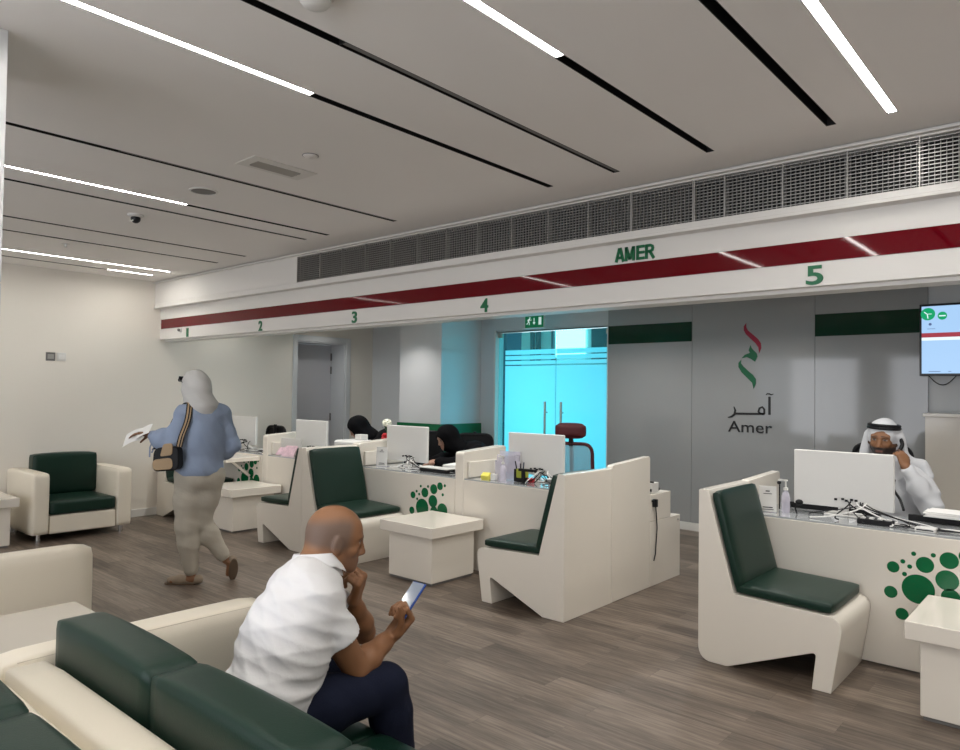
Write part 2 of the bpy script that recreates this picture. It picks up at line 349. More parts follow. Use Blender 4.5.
# ------------------------------------------------------------------ solid-field sculpting for people
class Field:
    def __init__(s, lo, hi, h):
        s.lo = np.array(lo, np.float32); s.h = h
        s.n = np.ceil((np.array(hi)-np.array(lo))/h).astype(int)+1
        s.V = np.full(tuple(s.n), 1.0, np.float32)
    def block(s, lo, hi):
        a = np.clip(np.floor((np.array(lo)-s.lo)/s.h).astype(int), 0, s.n-1); b = np.clip(np.ceil((np.array(hi)-s.lo)/s.h).astype(int)+1, 1, s.n)
        if np.any(b-a < 1): return None, None
        ax = [s.lo[i]+s.h*np.arange(a[i], b[i], dtype=np.float32) for i in range(3)]
        X, Y, Z = np.meshgrid(*ax, indexing='ij', sparse=True)
        return (slice(a[0], b[0]), slice(a[1], b[1]), slice(a[2], b[2])), (X, Y, Z)
    def put(s, sl, d, k, mode):
        v = s.V[sl]
        if mode == 'add':
            if k > 0:
                hh = np.clip(0.5+0.5*(v-d)/k, 0, 1); s.V[sl] = v*(1-hh)+d*hh-k*hh*(1-hh)
            else: s.V[sl] = np.minimum(v, d)
        else:
            if k > 0:
                hh = np.clip(0.5-0.5*(v+d)/k, 0, 1); s.V[sl] = v*(1-hh)-d*hh+k*hh*(1-hh)
            else: s.V[sl] = np.maximum(v, -d)
    def cap(s, a, b, ra, rb=None, k=0.02, mode='add', g=0.0):
        rb = ra if rb is None else rb; ra += g; rb += g
        a = np.array(a, float); b = np.array(b, float); m = max(ra, rb)+k+3*s.h
        sl, P = s.block(np.minimum(a, b)-m, np.maximum(a, b)+m)
        if sl is None: return s
        d = b-a; L2 = max(float(d@d), 1e-9)
        t = np.clip(((P[0]-a[0])*d[0]+(P[1]-a[1])*d[1]+(P[2]-a[2])*d[2])/L2, 0, 1)
        D = np.sqrt((P[0]-a[0]-t*d[0])**2+(P[1]-a[1]-t*d[1])**2+(P[2]-a[2]-t*d[2])**2)-(ra+(rb-ra)*t)
        s.put(sl, D.astype(np.float32), k, mode); return s
    def ell(s, c, ax, r, k=0.02, mode='add', g=0.0):
        c = np.array(c, float); A = np.array(ax, float); r = np.array(r, float)+g; m = max(r)+k+3*s.h
        sl, P = s.block(c-m, c+m)
        if sl is None: return s
        q = [(P[0]-c[0])*A[i, 0]+(P[1]-c[1])*A[i, 1]+(P[2]-c[2])*A[i, 2] for i in range(3)]
        k0 = np.sqrt(sum((q[i]/r[i])**2 for i in range(3))); k1 = np.sqrt(sum((q[i]/r[i]**2)**2 for i in range(3)))+1e-6
        s.put(sl, (k0*(k0-1)/k1).astype(np.float32), k, mode); return s
    def cut(s, p, n):       # remove the half-space on the side n points to
        sl, P = s.block(s.lo, s.lo+s.h*s.n)
        d = ((P[0]-p[0])*n[0]+(P[1]-p[1])*n[1]+(P[2]-p[2])*n[2]).astype(np.float32)
        s.V[sl] = np.maximum(s.V[sl], d); return s
    def folds(s, dirs, amp, lo=None, hi=None):
        lo = s.lo if lo is None else lo; hi = s.lo+s.h*s.n if hi is None else hi
        sl, P = s.block(lo, hi)
        D = 0
        for (dx, dy, dz, ph, a) in dirs:
            w = dx*P[0]+dy*P[1]+dz*P[2]+ph
            warp = 1.3*np.sin(9*P[0]+5*P[2]+ph)+1.1*np.sin(8*P[1]-7*P[2]+2*ph)+0.8*np.sin(17*P[2]+6*P[0]-4*P[1])
            D = D+a*(1-2*np.abs(np.sin(0.5*(w+warp))))
        s.V[sl] += (amp*D).astype(np.float32); return s
    def mesh(s):
        V = s.V; V[0] = V[-1] = 1; V[:, 0] = V[:, -1] = 1; V[:, :, 0] = V[:, :, -1] = 1
        S = V < 0
        c = [(i, j, k) for i in (0, 1) for j in (0, 1) for k in (0, 1)]
        nx, ny, nz = V.shape
        cnt = sum(S[i:nx-1+i, j:ny-1+j, k:nz-1+k].astype(np.int8) for i, j, k in c)
        act = np.argwhere((cnt > 0) & (cnt < 8)); I, J, K = act.T
        val = {q: V[I+q[0], J+q[1], K+q[2]] for q in c}
        acc = np.zeros((len(act), 3)); num = np.zeros(len(act))
        for a in c:
            for d in range(3):
                if a[d]: continue
                b = list(a); b[d] = 1; b = tuple(b); va, vb = val[a], val[b]; mk = (va < 0) != (vb < 0)
                t = np.where(mk, va/np.where(mk, va-vb, 1), 0)
                p = np.array(a, float)[None].repeat(len(act), 0); p[:, d] += t
                acc += p*mk[:, None]; num += mk
        vs = s.lo+s.h*(act+acc/num[:, None])
        ids = np.full(V.shape, -1, np.int32); ids[I, J, K] = np.arange(len(act))
        quads = []
        for d in range(3):
            e, f = (d+1) % 3, (d+2) % 3
            A = np.moveaxis(S, (d, e, f), (0, 1, 2)); T = np.moveaxis(ids, (d, e, f), (0, 1, 2))
            x = np.argwhere(A[:-1, 1:-1, 1:-1] != A[1:, 1:-1, 1:-1]); i, j, k = x[:, 0], x[:, 1]+1, x[:, 2]+1
            q = np.stack([T[i, j-1, k-1], T[i, j, k-1], T[i, j, k], T[i, j-1, k]], 1)
            fl = ~A[i, j, k]; q[fl] = q[fl][:, ::-1]; quads.append(q)
        q = np.concatenate(quads); q = q[(q >= 0).all(1)]
        return vs, q

def field_obj(name, F_, m, parent, paint=None, smooth_it=0):
    vs, q = F_.mesh()
    me = bpy.data.meshes.new(name); me.vertices.add(len(vs)); me.vertices.foreach_set('co', vs.astype(np.float32).ravel())
    me.loops.add(q.size); me.loops.foreach_set('vertex_index', q.astype(np.int32).ravel())
    me.polygons.add(len(q)); me.polygons.foreach_set('loop_start', np.arange(0, q.size, 4, dtype=np.int32))
    me.polygons.foreach_set('loop_total', np.full(len(q), 4, np.int32)); me.update(calc_edges=True); me.validate()
    me.polygons.foreach_set('use_smooth', [True]*len(me.polygons))
    me.materials.append(M[m])
    if paint is not None:
        ca = me.color_attributes.new('tint', 'FLOAT_COLOR', 'POINT'); col = np.ones((len(vs), 4), np.float32); col[:, :3] = paint(vs)
        ca.data.foreach_set('color', col.ravel())
    o = mesh_obj(name, me, parent)
    if smooth_it:
        b = o.modifiers.new('smooth', 'SMOOTH'); b.factor = 0.5; b.iterations = smooth_it
    return o

def frame(f, u):
    f = np.array(f, float); f /= np.linalg.norm(f); u = np.array(u, float); u -= (u@f)*f; u /= np.linalg.norm(u)
    return np.array([f, np.cross(u, f), u])    # forward, left, up
def rot_about(v, ax, a):
    v = np.array(v, float); ax = np.array(ax, float)/np.linalg.norm(ax)
    return v*math.cos(a)+np.cross(ax, v)*math.sin(a)+ax*(ax@v)*(1-math.cos(a))

def head(F_, c, A, s=1.0, nose=1.0, ears=True, beard=0.0):
    """skull, jaw, face; A = frame(forward, up); c = centre at eye height between the ears"""
    c = np.array(c, float)
    def p(f, l, u): return c+s*(f*A[0]+l*A[1]+u*A[2])
    e = lambda pt, r, k=0.02, mode='add': F_.ell(p(*pt), A, np.array(r)*s, k*s, mode)
    q = lambda a, b, ra, rb, k=0.012, mode='add': F_.cap(p(*a), p(*b), ra*s, rb*s, k*s, mode)
    e((-0.014, 0, 0.022), (0.102, 0.077, 0.094)); e((-0.045, 0, 0.0), (0.062, 0.068, 0.07))
    e((0.030, 0, 0.020), (0.058, 0.066, 0.070)); e((0.030, 0, -0.040), (0.055, 0.056, 0.070))
    for l in (-1, 1):
        q((0.0, l*0.052, -0.062), (0.066, l*0.014, -0.100), 0.017, 0.017, 0.025)
        q((0.0, l*0.058, -0.02), (0.0, l*0.052, -0.062), 0.014, 0.016, 0.03)
        e((0.060, l*0.036, -0.032), (0.022, 0.022, 0.020), 0.02)
        q((0.076, l*0.046, 0.020), (0.088, l*0.012, 0.016), 0.009, 0.010, 0.012)
    e((0.078, 0, -0.099), (0.018, 0.021, 0.017), 0.018)
    for l in (-1, 1):
        e((0.092, l*0.031, -0.003), (0.014, 0.017, 0.012), 0.010, 'sub'); e((0.074, l*0.031, -0.002), (0.0125, 0.0125, 0.0125), 0.002)
        q((0.083, l*0.018, -0.008), (0.080, l*0.044, -0.008), 0.004, 0.004, 0.005)
    q((0.088, 0, 0.008), (0.104*nose, 0, -0.037), 0.009, 0.012, 0.012); e((0.103*nose, 0, -0.040), (0.013, 0.013, 0.011), 0.008)
    for l in (-1, 1): e((0.096, l*0.013, -0.045), (0.012, 0.008, 0.008), 0.006)
    e((0.068, 0, -0.074), (0.027, 0.034, 0.030), 0.015); e((0.089, 0, -0.068), (0.011, 0.022, 0.006), 0.006); e((0.087, 0, -0.079), (0.011, 0.019, 0.007), 0.006)
    q((0.0995, -0.018, -0.0735), (0.0995, 0.018, -0.0735), 0.0012, 0.0012, 0.002, 'sub')
    if ears:
        for l in (-1, 1):
            X = frame(A[0]*0.95-A[1]*l*0.42, A[2]-0.22*A[0])
            F_.ell(p(-0.006, l*0.082, -0.016), X, np.array((0.024, 0.013, 0.036))*s, 0.003*s)
            F_.ell(p(-0.002, l*0.099, -0.012), X, np.array((0.013, 0.009, 0.022))*s, 0.004*s, 'sub')
            F_.ell(p(0.006, l*0.078, -0.038), X, np.array((0.009, 0.006, 0.010))*s, 0.005*s)
    return p

def hand(F_, w, d, n, side, curls, s=1.0, thumb=(0.6, 0.7, 0.35), tcurl=0.35, spread=0.06):
    """w wrist, d direction to the fingers, n normal out of the palm, side +1/-1: thumb on n x d side"""
    w = np.array(w, float); d = np.array(d, float); d /= np.linalg.norm(d); n = np.array(n, float); n -= (n@d)*d; n /= np.linalg.norm(n)
    t = np.cross(n, d)*side
    for o in (-0.028, -0.01, 0.009, 0.027): F_.cap(w+0.012*s*d+o*0.7*s*t, w+0.082*s*d+o*s*t, 0.0145*s, 0.0125*s, 0.012*s)
    offs = (0.029, 0.010, -0.010, -0.028); L = ((0.044, 0.026, 0.021), (0.048, 0.030, 0.023), (0.045, 0.028, 0.022), (0.036, 0.021, 0.019))
    for i in range(4):
        p = w+(0.088-0.006*abs(i-1))*s*d+offs[i]*s*t; ang = 0
        dd = d+t*spread*(1.3-i); dd /= np.linalg.norm(dd)
        for j in range(3):
            ang += curls[i][j]; v = dd*math.cos(ang)+n*math.sin(ang); e_ = p+v*L[i][j]*s
            r0 = (0.0095, 0.0088, 0.0078)[j]*s; F_.cap(p, e_, r0, r0*0.92, 0.004*s); p = e_
    p = w+0.022*s*d+0.026*s*t+0.006*s*n; v = thumb[0]*d+thumb[1]*t+thumb[2]*n; v /= np.linalg.norm(v)
    F_.cap(p, w+0.05*s*d+0.02*s*t, 0.015*s, 0.012*s, 0.01*s)
    ax = np.cross(v, 0.5*d+n); 
    for j, l in enumerate((0.042, 0.033, 0.026)):
        e_ = p+v*l*s; F_.cap(p, e_, (0.0125, 0.0105, 0.0095)[j]*s, (0.0108, 0.0098, 0.0085)[j]*s, 0.006*s); p = e_
        v = rot_about(v, ax, tcurl)
# ------------------------------------------------------------------ room shell
XL, XR, YB, YF, ZC = -8.5, 3.5, 7.6, -4.0, 2.76
struct('floor', MB().box(XL-0.4, XR+0.2, YF-0.2, YB+2.4, -0.1, 0.0), 'floor')
w = MB()    # left wall with the door opening
w.box(XL-0.35, XL, YF, 5.87, 0, 3.0).box(XL-0.35, XL, 6.72, 7.44, 0, 3.0).box(XL-0.35, XL, 5.87, 6.72, 2.19, 3.0)
struct('wall_left', w, 'wall')
w = MB().box(-6.6, -6.32, YB, YB+0.15, 0, 3).box(-6.32, -4.55, YB, YB+0.15, 2.32, 3).box(-4.55, XR, YB, YB+0.15, 0, 3).box(XL, -7.4, 7.24, 7.44, 0, 3)
struct('wall_back', w, 'wall_cool')
struct('wall_right', MB().box(XR, XR+0.15, YF, YB, 0, 3), 'wall')
w = MB().box(XL, -7.0, YF-0.15, YF, 0, 3).box(-7.0, 3.0, YF-0.15, YF, 0, 0.3).box(-7.0, 3.0, YF-0.15, YF, 2.6, 3).box(3.0, XR, YF-0.15, YF, 0, 3)
struct('wall_front', w, 'wall')
# column in the staff area: cladding above, green wainscot below
w = MB().box(-7.4, -6.6, 6.80, YB, 1.072, 2.060).box(-7.4, -6.6, 6.80, YB, 2.074, 2.6)
w.box(-7.39, -6.61, 6.81, YB, 1.0, 2.5); w.mi(1).box(-7.42, -6.58, 6.78, YB, 0, 1.07)
struct('wall_column', w, ['column', 'green_sign'])
# white back-painted glass panels
w = MB()
for a, b in ((-4.545, -3.472), (-3.468, -2.18), (-2.176, -1.21)):
    w.box(a, b, YB-0.02, YB-0.001, 0.09, 2.54)
struct('wall_glass_panels', w, 'glassback')
w = MB().box(-4.54, -3.472, YB-0.024, YB-0.0205, 2.10, 2.32).box(-2.177, -1.212, YB-0.024, YB-0.0205, 2.10, 2.32)
struct('trim_1', w, 'green_band')
w = MB().box(-6.6, -6.34, YB-0.015, YB, 0, 0.09).box(-4.53, -1.0, YB-0.03, YB-0.0, 0, 0.085)
struct('baseboard_back', w, 'plastic_w', bevel=0.004)
w = MB().box(XL, XL+0.016, YF, 5.78, 0, 0.09).box(XL, XL+0.016, 6.82, 7.24, 0, 0.09)
struct('baseboard_left', w, 'plastic_w', bevel=0.004)
# white clad pillar beside the left end of the sofa
w = MB()
for z0, z1 in ((0, 0.92), (0.925, 1.86), (1.865, 2.76)): w.box(-3.4, -2.925, 0.30, 0.79, z0, z1)
w.box(-3.39, -2.93, 0.31, 0.785, 0, 2.75)
struct('wall_pillar', w, 'marble', bevel=0.003)

# slots cut into the ceiling: (x, y end, list of (from, to, what)); they run front to back
SW = 0.044
slots = [(-8.05, 3.636, [(3.147, 3.636, 'L'), (YF, 3.147, 'G')]), (-7.66, 3.65, [(-2.0, 3.65, 'L')]), (-6.70, 3.67, [(YF, 3.67, 'B')]),
         (-6.15, 3.65, [(YF, 3.65, 'G')]), (-5.045, 3.55, [(YF, 1.58, 'B'), (1.58, 3.55, 'G')]), (-4.755, 3.56, [(-0.6, 2.37, 'L'), (2.37, 3.56, 'B')]),
         (-3.965, 3.574, [(YF, 1.60, 'B'), (1.60, 3.574, 'G')]), (-2.547, 3.56, [(-1.1, 1.81, 'L'), (1.81, 3.56, 'B')]),
         (-2.085, 3.555, [(YF, 1.61, 'B'), (1.61, 3.555, 'G')]), (-1.533, 3.555, [(-0.7, 2.195, 'L'), (2.195, 3.555, 'B')]),
         (-0.95, 3.55, [(YF, 3.55, 'B')]), (-0.702, 3.56, [(0.6, 3.56, 'L')]), (0.65, 3.56, [(-1.0, 2.0, 'L')]), (1.6, 3.56, [(0.0, 3.5, 'L')]), (2.6, 3.56, [(-2.0, 2.0, 'L')])]
w = MB(); x0 = XL
for sx, ye, segs in slots:
    w.box(x0, sx-SW/2, YF, 3.86, ZC, ZC+0.03); w.box(sx-SW/2, sx+SW/2, ye, 3.86, ZC, ZC+0.03); x0 = sx+SW/2
w.box(x0, XR, YF, 3.86, ZC, ZC+0.03); w.box(XL-0.3, XR, YF, 4.1, ZC+0.10, ZC+0.2)
struct('ceiling', w, 'ceiling', smooth=False)
names = {'L': ('linear_ceiling_light', 'light'), 'B': ('black_ceiling_slot', 'ceiling slot'), 'G': ('grey_ceiling_slot', 'ceiling slot')}
desc = {(-8.05, 'L'): 'shortest lit white ceiling line, leftmost one, close to the left wall',
        (-8.05, 'G'): 'thin grey ceiling slot beside the left wall leading up to the short lit strip',
        (-7.66, 'L'): 'long lit white ceiling line near the left wall above counter 1',
        (-6.70, 'B'): 'thin black ceiling slot just right of the long lit line near the left wall',
        (-6.15, 'G'): 'very thin grey ceiling slot just left of the dome camera',
        (-5.045, 'B'): 'short dark ceiling slot at the pillar edge, just left of a lit line',
        (-5.045, 'G'): 'thin grey ceiling slot running past the dome camera to the bulkhead',
        (-4.755, 'L'): 'lit white ceiling line between the dome camera and the round speaker',
        (-4.755, 'B'): 'black ceiling slot continuing the lit line beside the round ceiling speaker',
        (-3.965, 'B'): 'black length of ceiling slot at the upper left beside the pillar',
        (-3.965, 'G'): 'thin grey ceiling slot passing between the round speaker and the square air vent',
        (-2.547, 'L'): 'long lit white ceiling line crossing the upper left of the view',
        (-2.547, 'B'): 'black ceiling slot continuing the upper left lit line to the middle of the bulkhead',
        (-2.085, 'B'): 'black length of ceiling slot beside the hanging white dome at the top',
        (-2.085, 'G'): 'grey louvred ceiling slot in the middle of the ceiling with dark edges',
        (-1.533, 'L'): 'short visible lit white ceiling line at the top centre',
        (-1.533, 'B'): 'black ceiling slot continuing the top centre lit line above the green letters',
        (-0.95, 'B'): 'wide black ceiling slot at the upper right, left of the rightmost lit line',
        (-0.702, 'L'): 'rightmost lit white ceiling line at the upper right above the number 5'}
for sx, ye, segs in slots:
    for a, b, kd in segs:
        lab = desc.get((sx, kd))
        if lab is None: lab = 'lit white ceiling line outside the right of the view at %s m' % {0.65: 'one', 1.6: 'two', 2.6: 'three'}.get(sx, 'four')
        t = thing(names[kd][0], lab, names[kd][1], (sx, (a+b)/2, ZC), 'long ceiling slots and light lines')
        h = MB().box(sx-SW/2, sx-SW/2+0.003, a, b, ZC, ZC+0.06).box(sx+SW/2-0.003, sx+SW/2, a, b, ZC, ZC+0.06).box(sx-SW/2, sx+SW/2, a, b, ZC+0.06, ZC+0.065)
        h.box(sx-SW/2+0.003, sx+SW/2-0.003, b-0.004, b, ZC, ZC+0.06)
        part('housing', h, 'slot', t, smooth=False)
        if kd == 'L': part('diffuser', MB().box(sx-SW/2+0.007, sx+SW/2-0.005, a, b-0.004, ZC+0.003, ZC+0.01), 'strip', t, smooth=False)
        if kd == 'G': part('louvre', MB().box(sx-SW/2+0.013, sx+SW/2-0.003, a, b-0.004, ZC+0.004, ZC+0.012), 'slotgrey', t, smooth=False)

# bulkhead with the grille opening, fascia under it
w = MB().box(XL, XR, 3.87, 4.12, 2.455, 2.492).box(XL, XR, 3.87, 4.12, 2.727, 2.90).box(XL, -5.635, 3.87, 4.12, 2.492, 2.727)
w.box(XL, XR, 3.86, 4.12, 2.44, 2.458); w.box(-5.635, XR, 4.0, 4.12, 2.492, 2.727)
w.box(XL, XR, 3.835, 3.87, 2.735, 2.745)
struct('wall_bulkhead', w, 'fascia', bevel=0.002)
w = MB().box(XL, XR, 3.94, 4.12, 2.075, 2.199).box(XL, XR, 3.94, 4.12, 2.312, 2.44).box(XL, XR, 3.95, 4.12, 2.19, 2.32).box(XL, -8.47, 3.94, 4.12, 2.19, 2.32)
w.box(XL, XR, 4.0, 4.15, 2.055, 2.08)
struct('wall_fascia', w, 'fascia')
rb = MB(); rb.box(-8.47, XR, 3.936, 3.951, 2.2, 2.311)
struct('trim_2', rb, 'red')
struct('ceiling_staff_side', MB().box(XL, XR, 4.12, YB, 2.55, 2.62), 'ceiling')

# ventilation grilles
def grille(x0, x1, label):
    t = thing('ventilation_grille', label, 'air grille', ((x0+x1)/2, 3.88, 2.61), 'air grilles along the bulkhead')
    part('duct_back', MB().box(x0, x1, 3.96, 3.965, 2.492, 2.727), 'dark', t, smooth=False)
    l = MB(); n = 13
    for i in range(n):
        z = 2.503+i*(2.717-2.503)/(n-1); l.obox(((x0+x1)/2, 3.884, z), ((x1-x0)/2, 0, 0), (0, 0.008, 0.002), (0, 0, 0.0022))
    x = x0+0.02
    while x < x1: l.box(x, x+0.0022, 3.896, 3.91, 2.492, 2.727); x += 0.024
    part('louvre_blades', l, 'metalgrey', t, smooth=False)
    ks = [x0, x1-0.006]; k = x1-0.31
    while k > x0+0.1: ks.append(k); k -= 0.312
    for k in ks: part('mullion', MB().box(k, k+0.006, 3.872, 3.90, 2.492, 2.727), 'metalgrey', t, smooth=False)
grille(-5.633, -2.170, 'long silver louvred air grille over counters 3 and 4, left of the other grilles')
grille(-2.168, -1.770, 'short silver louvred air grille between the two long ones, above the green letters')
grille(-1.768, 3.4, 'long silver louvred air grille at the upper right above the number 5')

def stroke(mb, pts, wd, y0=7.574, y1=7.58):
    pts = [Vector(p) for p in pts]; L = []; R = []
    for i, p in enumerate(pts):
        d = (pts[min(i+1, len(pts)-1)]-pts[max(0, i-1)]).normalized(); nn = Vector((-d.y, d.x)); ww = wd[i] if isinstance(wd, (list, tuple)) else wd
        L.append(p+nn*ww/2); R.append(p-nn*ww/2)
    for i in range(len(pts)-1):
        mb.prism([tuple(L[i]), tuple(L[i+1]), tuple(R[i+1]), tuple(R[i])], 'y', y0, y1)
# green lettering and numbers fixed to the fascia
def sign_text(name, s, x, z, wd, ht, label, cat, y=3.94, m='green_sign', bold=0.02):
    mb = MB(); wall_text(mb, s, x, y, z, 1.0, bold, 1.0, (wd, ht))
    o = part(name, mb, m, None, (x, y, z), smooth=False); put_props(o, label, cat); return o
mb = MB(); lw = 0.0165
def lt(x0, pts): stroke(mb, [(x0+a*0.056, 2.324+b*0.088) for a, b in pts], lw, 3.930, 3.939)
xa = -2.309
lt(xa, [(0.04, 0), (0.46, 1.0)]); lt(xa, [(0.54, 1.0), (0.96, 0)]); lt(xa, [(0.2, 0.30), (0.8, 0.30)])
lt(xa+0.067, [(0.1, 0), (0.1, 1.0)]); lt(xa+0.067, [(0.12, 0.98), (0.56, 0.1)]); lt(xa+0.067, [(0.56, 0.1), (1.0, 0.98)]); lt(xa+0.067, [(1.02, 0), (1.02, 1.0)])
lt(xa+0.146, [(0.1, 0), (0.1, 1.0)])
for b_ in (0.09, 0.5, 0.91): lt(xa+0.146, [(0.1, b_), (0.92, b_)])
lt(xa+0.206, [(0.1, 0), (0.1, 1.0)]); lt(xa+0.206, [(0.1, 0.91), (0.6, 0.91), (0.80, 0.84), (0.85, 0.72), (0.80, 0.58), (0.6, 0.5), (0.1, 0.5)]); lt(xa+0.206, [(0.5, 0.5), (0.98, 0)])
o = part('sign_lettering', mb, 'green_sign', None, (-2.178, 3.94, 2.368), smooth=False); put_props(o, 'green AMER lettering standing above the red band', 'lettering')
for s_, x_, lb, wd in (('1', -7.821, 'leftmost', 0.042), ('2', -6.33, 'second from left', 0.062), ('3', -4.869, 'third from left', 0.064), ('4', -3.394, 'fourth from left', 0.072), ('5', -1.134, 'largest and rightmost', 0.084)):
    o = sign_text('counter_number', s_, x_, 2.131, wd, 0.10, 'green counter number %s on the white fascia, %s of the numbers' % (s_, lb), 'number')
    o['group'] = 'counter numbers on the fascia'

# wall logo (ribbon emblem, Arabic word, Latin word)
t = thing('wall_logo', 'red and green ribbon emblem with Amer in Arabic and Latin on the glass wall', 'logo', (-2.82, 7.58, 1.7))
def poly(pts, y0=7.574, y1=7.58): return MB().prism(pts[::-1] if False else pts, 'y', y0, y1)
LR = [(-2.864, 2.273), (-2.89, 2.237), (-2.889, 2.195), (-2.867, 2.153), (-2.821, 2.106), (-2.766, 2.054), (-2.735, 2.008), (-2.728, 1.947), (-2.706, 2.001), (-2.71, 2.052), (-2.739, 2.097), (-2.794, 2.147), (-2.847, 2.193), (-2.864, 2.227)]
LG1 = [(-2.817, 2.036), (-2.837, 1.983), (-2.824, 1.954), (-2.875, 1.936), (-2.915, 1.897), (-2.856, 1.91), (-2.811, 1.889), (-2.77, 1.859), (-2.745, 1.915), (-2.753, 1.948), (-2.787, 1.982), (-2.809, 2.008)]
LG2 = [(-2.915, 1.884), (-2.945, 1.851), (-2.945, 1.805), (-2.911, 1.749), (-2.846, 1.684), (-2.8, 1.639), (-2.783, 1.575), (-2.76, 1.63), (-2.76, 1.675), (-2.791, 1.721), (-2.846, 1.767), (-2.893, 1.813), (-2.919, 1.847)]
part('red_ribbon', poly(LR), 'logo_red', t, smooth=False)
part('green_ribbon', poly(LG1), 'logo_green', t, smooth=False)
part('green_ribbon', poly(LG2), 'logo_green', t, smooth=False)
mb = MB()
stroke(mb, [(-2.62, 1.495), (-2.619, 1.307)], 0.024)
stroke(mb, [(-2.656, 1.513), (-2.640, 1.526), (-2.621, 1.524), (-2.603, 1.515), (-2.580, 1.523)], [0.006, 0.012, 0.014, 0.012, 0.006])
stroke(mb, [(-2.672, 1.315), (-2.708, 1.314), (-2.733, 1.336), (-2.722, 1.372), (-2.693, 1.386), (-2.672, 1.362), (-2.672, 1.315), (-2.690, 1.312)], 0.020)
stroke(mb, [(-2.68, 1.315), (-2.816, 1.312), (-2.974, 1.310)], 0.021)
stroke(mb, [(-2.993, 1.384), (-2.978, 1.345), (-2.986, 1.300), (-3.016, 1.276), (-3.058, 1.265)], [0.008, 0.020, 0.024, 0.020, 0.008])
part('arabic_word', mb, 'ink', t, smooth=False)
mb = MB(); wall_text(mb, 'Amer', -2.823, 7.58, 1.172, 1.0, 0.0, 1.0, (0.463, 0.118)); part('latin_word', mb, 'ink', t, smooth=False)

# ------------------------------------------------------------------ doors and windows
d = thing('door_1', 'grey door with lever handle set deep in the left wall', 'door', (XL, 6.3, 0)); d['kind'] = 'structure'
m_ = MB().box(XL-0.001, XL+0.02, 5.80, 5.87, 0, 2.27).box(XL-0.001, XL+0.02, 6.72, 6.80, 0, 2.27).box(XL-0.001, XL+0.02, 5.87, 6.72, 2.19, 2.27)
m_.box(XL-0.34, XL, 5.868, 5.885, 0, 2.19).box(XL-0.34, XL, 6.70, 6.722, 0, 2.19).box(XL-0.34, XL, 5.885, 6.70, 2.17, 2.192)
part('door_frame', m_, 'wall_cool', d, bevel=0.003)
lf = part('door_leaf', MB().box(XL-0.36, XL-0.32, 5.885, 6.70, 0.005, 2.168), 'door', d, bevel=0.002)
m_ = MB().box(XL-0.32, XL-0.312, 5.93, 6.0, 1.36, 1.52).cyl((XL-0.312, 5.965, 1.41), (XL-0.27, 5.965, 1.41), 0.01).box(XL-0.28, XL-0.265, 5.95, 6.07, 1.40, 1.42)
part('door_handle', m_, 'steel', lf, bevel=0.002)
m_ = MB()
for z in (2.0, 1.8, 1.1, 0.25): m_.box(XL-0.325, XL-0.30, 6.685, 6.70, z-0.055, z+0.055)
part('hinges', m_, 'slotgrey', lf)
# cyan tinted glass doors to the corridor
d = thing('door_2', 'pair of cyan tinted frosted glass doors with long steel handles', 'door', (-5.43, YB, 0)); d['kind'] = 'structure'
m_ = MB().box(-6.345, -6.315, YB-0.03, YB+0.1, 0, 2.345).box(-4.56, -4.548, YB-0.02, YB+0.1, 0, 2.33).box(-6.32, -4.55, YB-0.0, YB+0.1, 2.315, 2.335)
part('door_frame', m_, 'plastic_w', d, bevel=0.002)
part('floor_track', MB().box(-6.315, -4.56, YB+0.02, YB+0.08, 0.0, 0.02), 'steel', d)
gl = ((-6.312, -5.352), (-5.346, -4.562))
for i, (a, b) in enumerate(gl):
    p_ = part('glass_leaf', MB().box(a, b, YB+0.04, YB+0.048, 0.022, 2.31), 'tint', d, smooth=False)
    f = MB(); zs = [0.03, 1.862, 1.878, 1.928, 1.944, 1.998, 2.012, 2.075]
    a2 = a+(0.12 if i == 0 else 0.002)
    for z0, z1 in zip(zs[::2], zs[1::2]): f.box(a2, b-0.002, YB+0.0365, YB+0.0385, z0, z1)
    part('frosted_film', f, 'film', p_, smooth=False)
    xh = (-5.477, -5.226)[i]
    h = MB().cyl((xh, YB-0.02, 0.65), (xh, YB-0.02, 1.39), 0.016).cyl((xh, YB-0.02, 0.8), (xh, YB+0.035, 0.8), 0.009).cyl((xh, YB-0.02, 1.25), (xh, YB+0.035, 1.25), 0.009)
    part('pull_handle', h, 'steel', p_)
m_ = MB().box(-4.60, -4.56, YB+0.02, YB+0.07, 2.24, 2.30).box(-6.31, -6.25, YB+0.02, YB+0.07, 2.25, 2.31)
part('glass_clamps', m_, 'steel', d, bevel=0.002)
# corridor behind the glass
w = MB().box(-8.8, -4.0, YB+2.3, YB+2.4, 0, 3).box(-8.8, -8.7, YB+0.15, YB+2.3, 0, 3).box(-4.2, -4.1, YB+0.15, YB+2.3, 0, 3).box(-8.8, -4.1, YB+0.15, YB+2.4, 2.75, 2.8)
struct('wall_corridor', w, 'wall')
m_ = MB().box(-6.90, -6.585, YB+0.55, YB+0.9, 0, 2.75)
struct('trim_3', m_, 'bluebin')
w = MB().box(-6.92, -6.35, YB+2.26, YB+2.29, 2.10, 2.62)
o = struct('window_1', w, mat('corridor_window_daylight', (0, 0, 0), 0.5, emit=(0.8, 1.0, 1.0), estr=3.0))
w = MB()
for x_ in (-7.42, -7.30, -6.98): w.box(x_, x_+0.05, YB+2.22, YB+2.3, 2.02, 2.75)
w.box(-6.12, -5.70, YB+2.1, YB+2.3, 2.02, 2.75)
struct('trim_4', w, 'bezel')

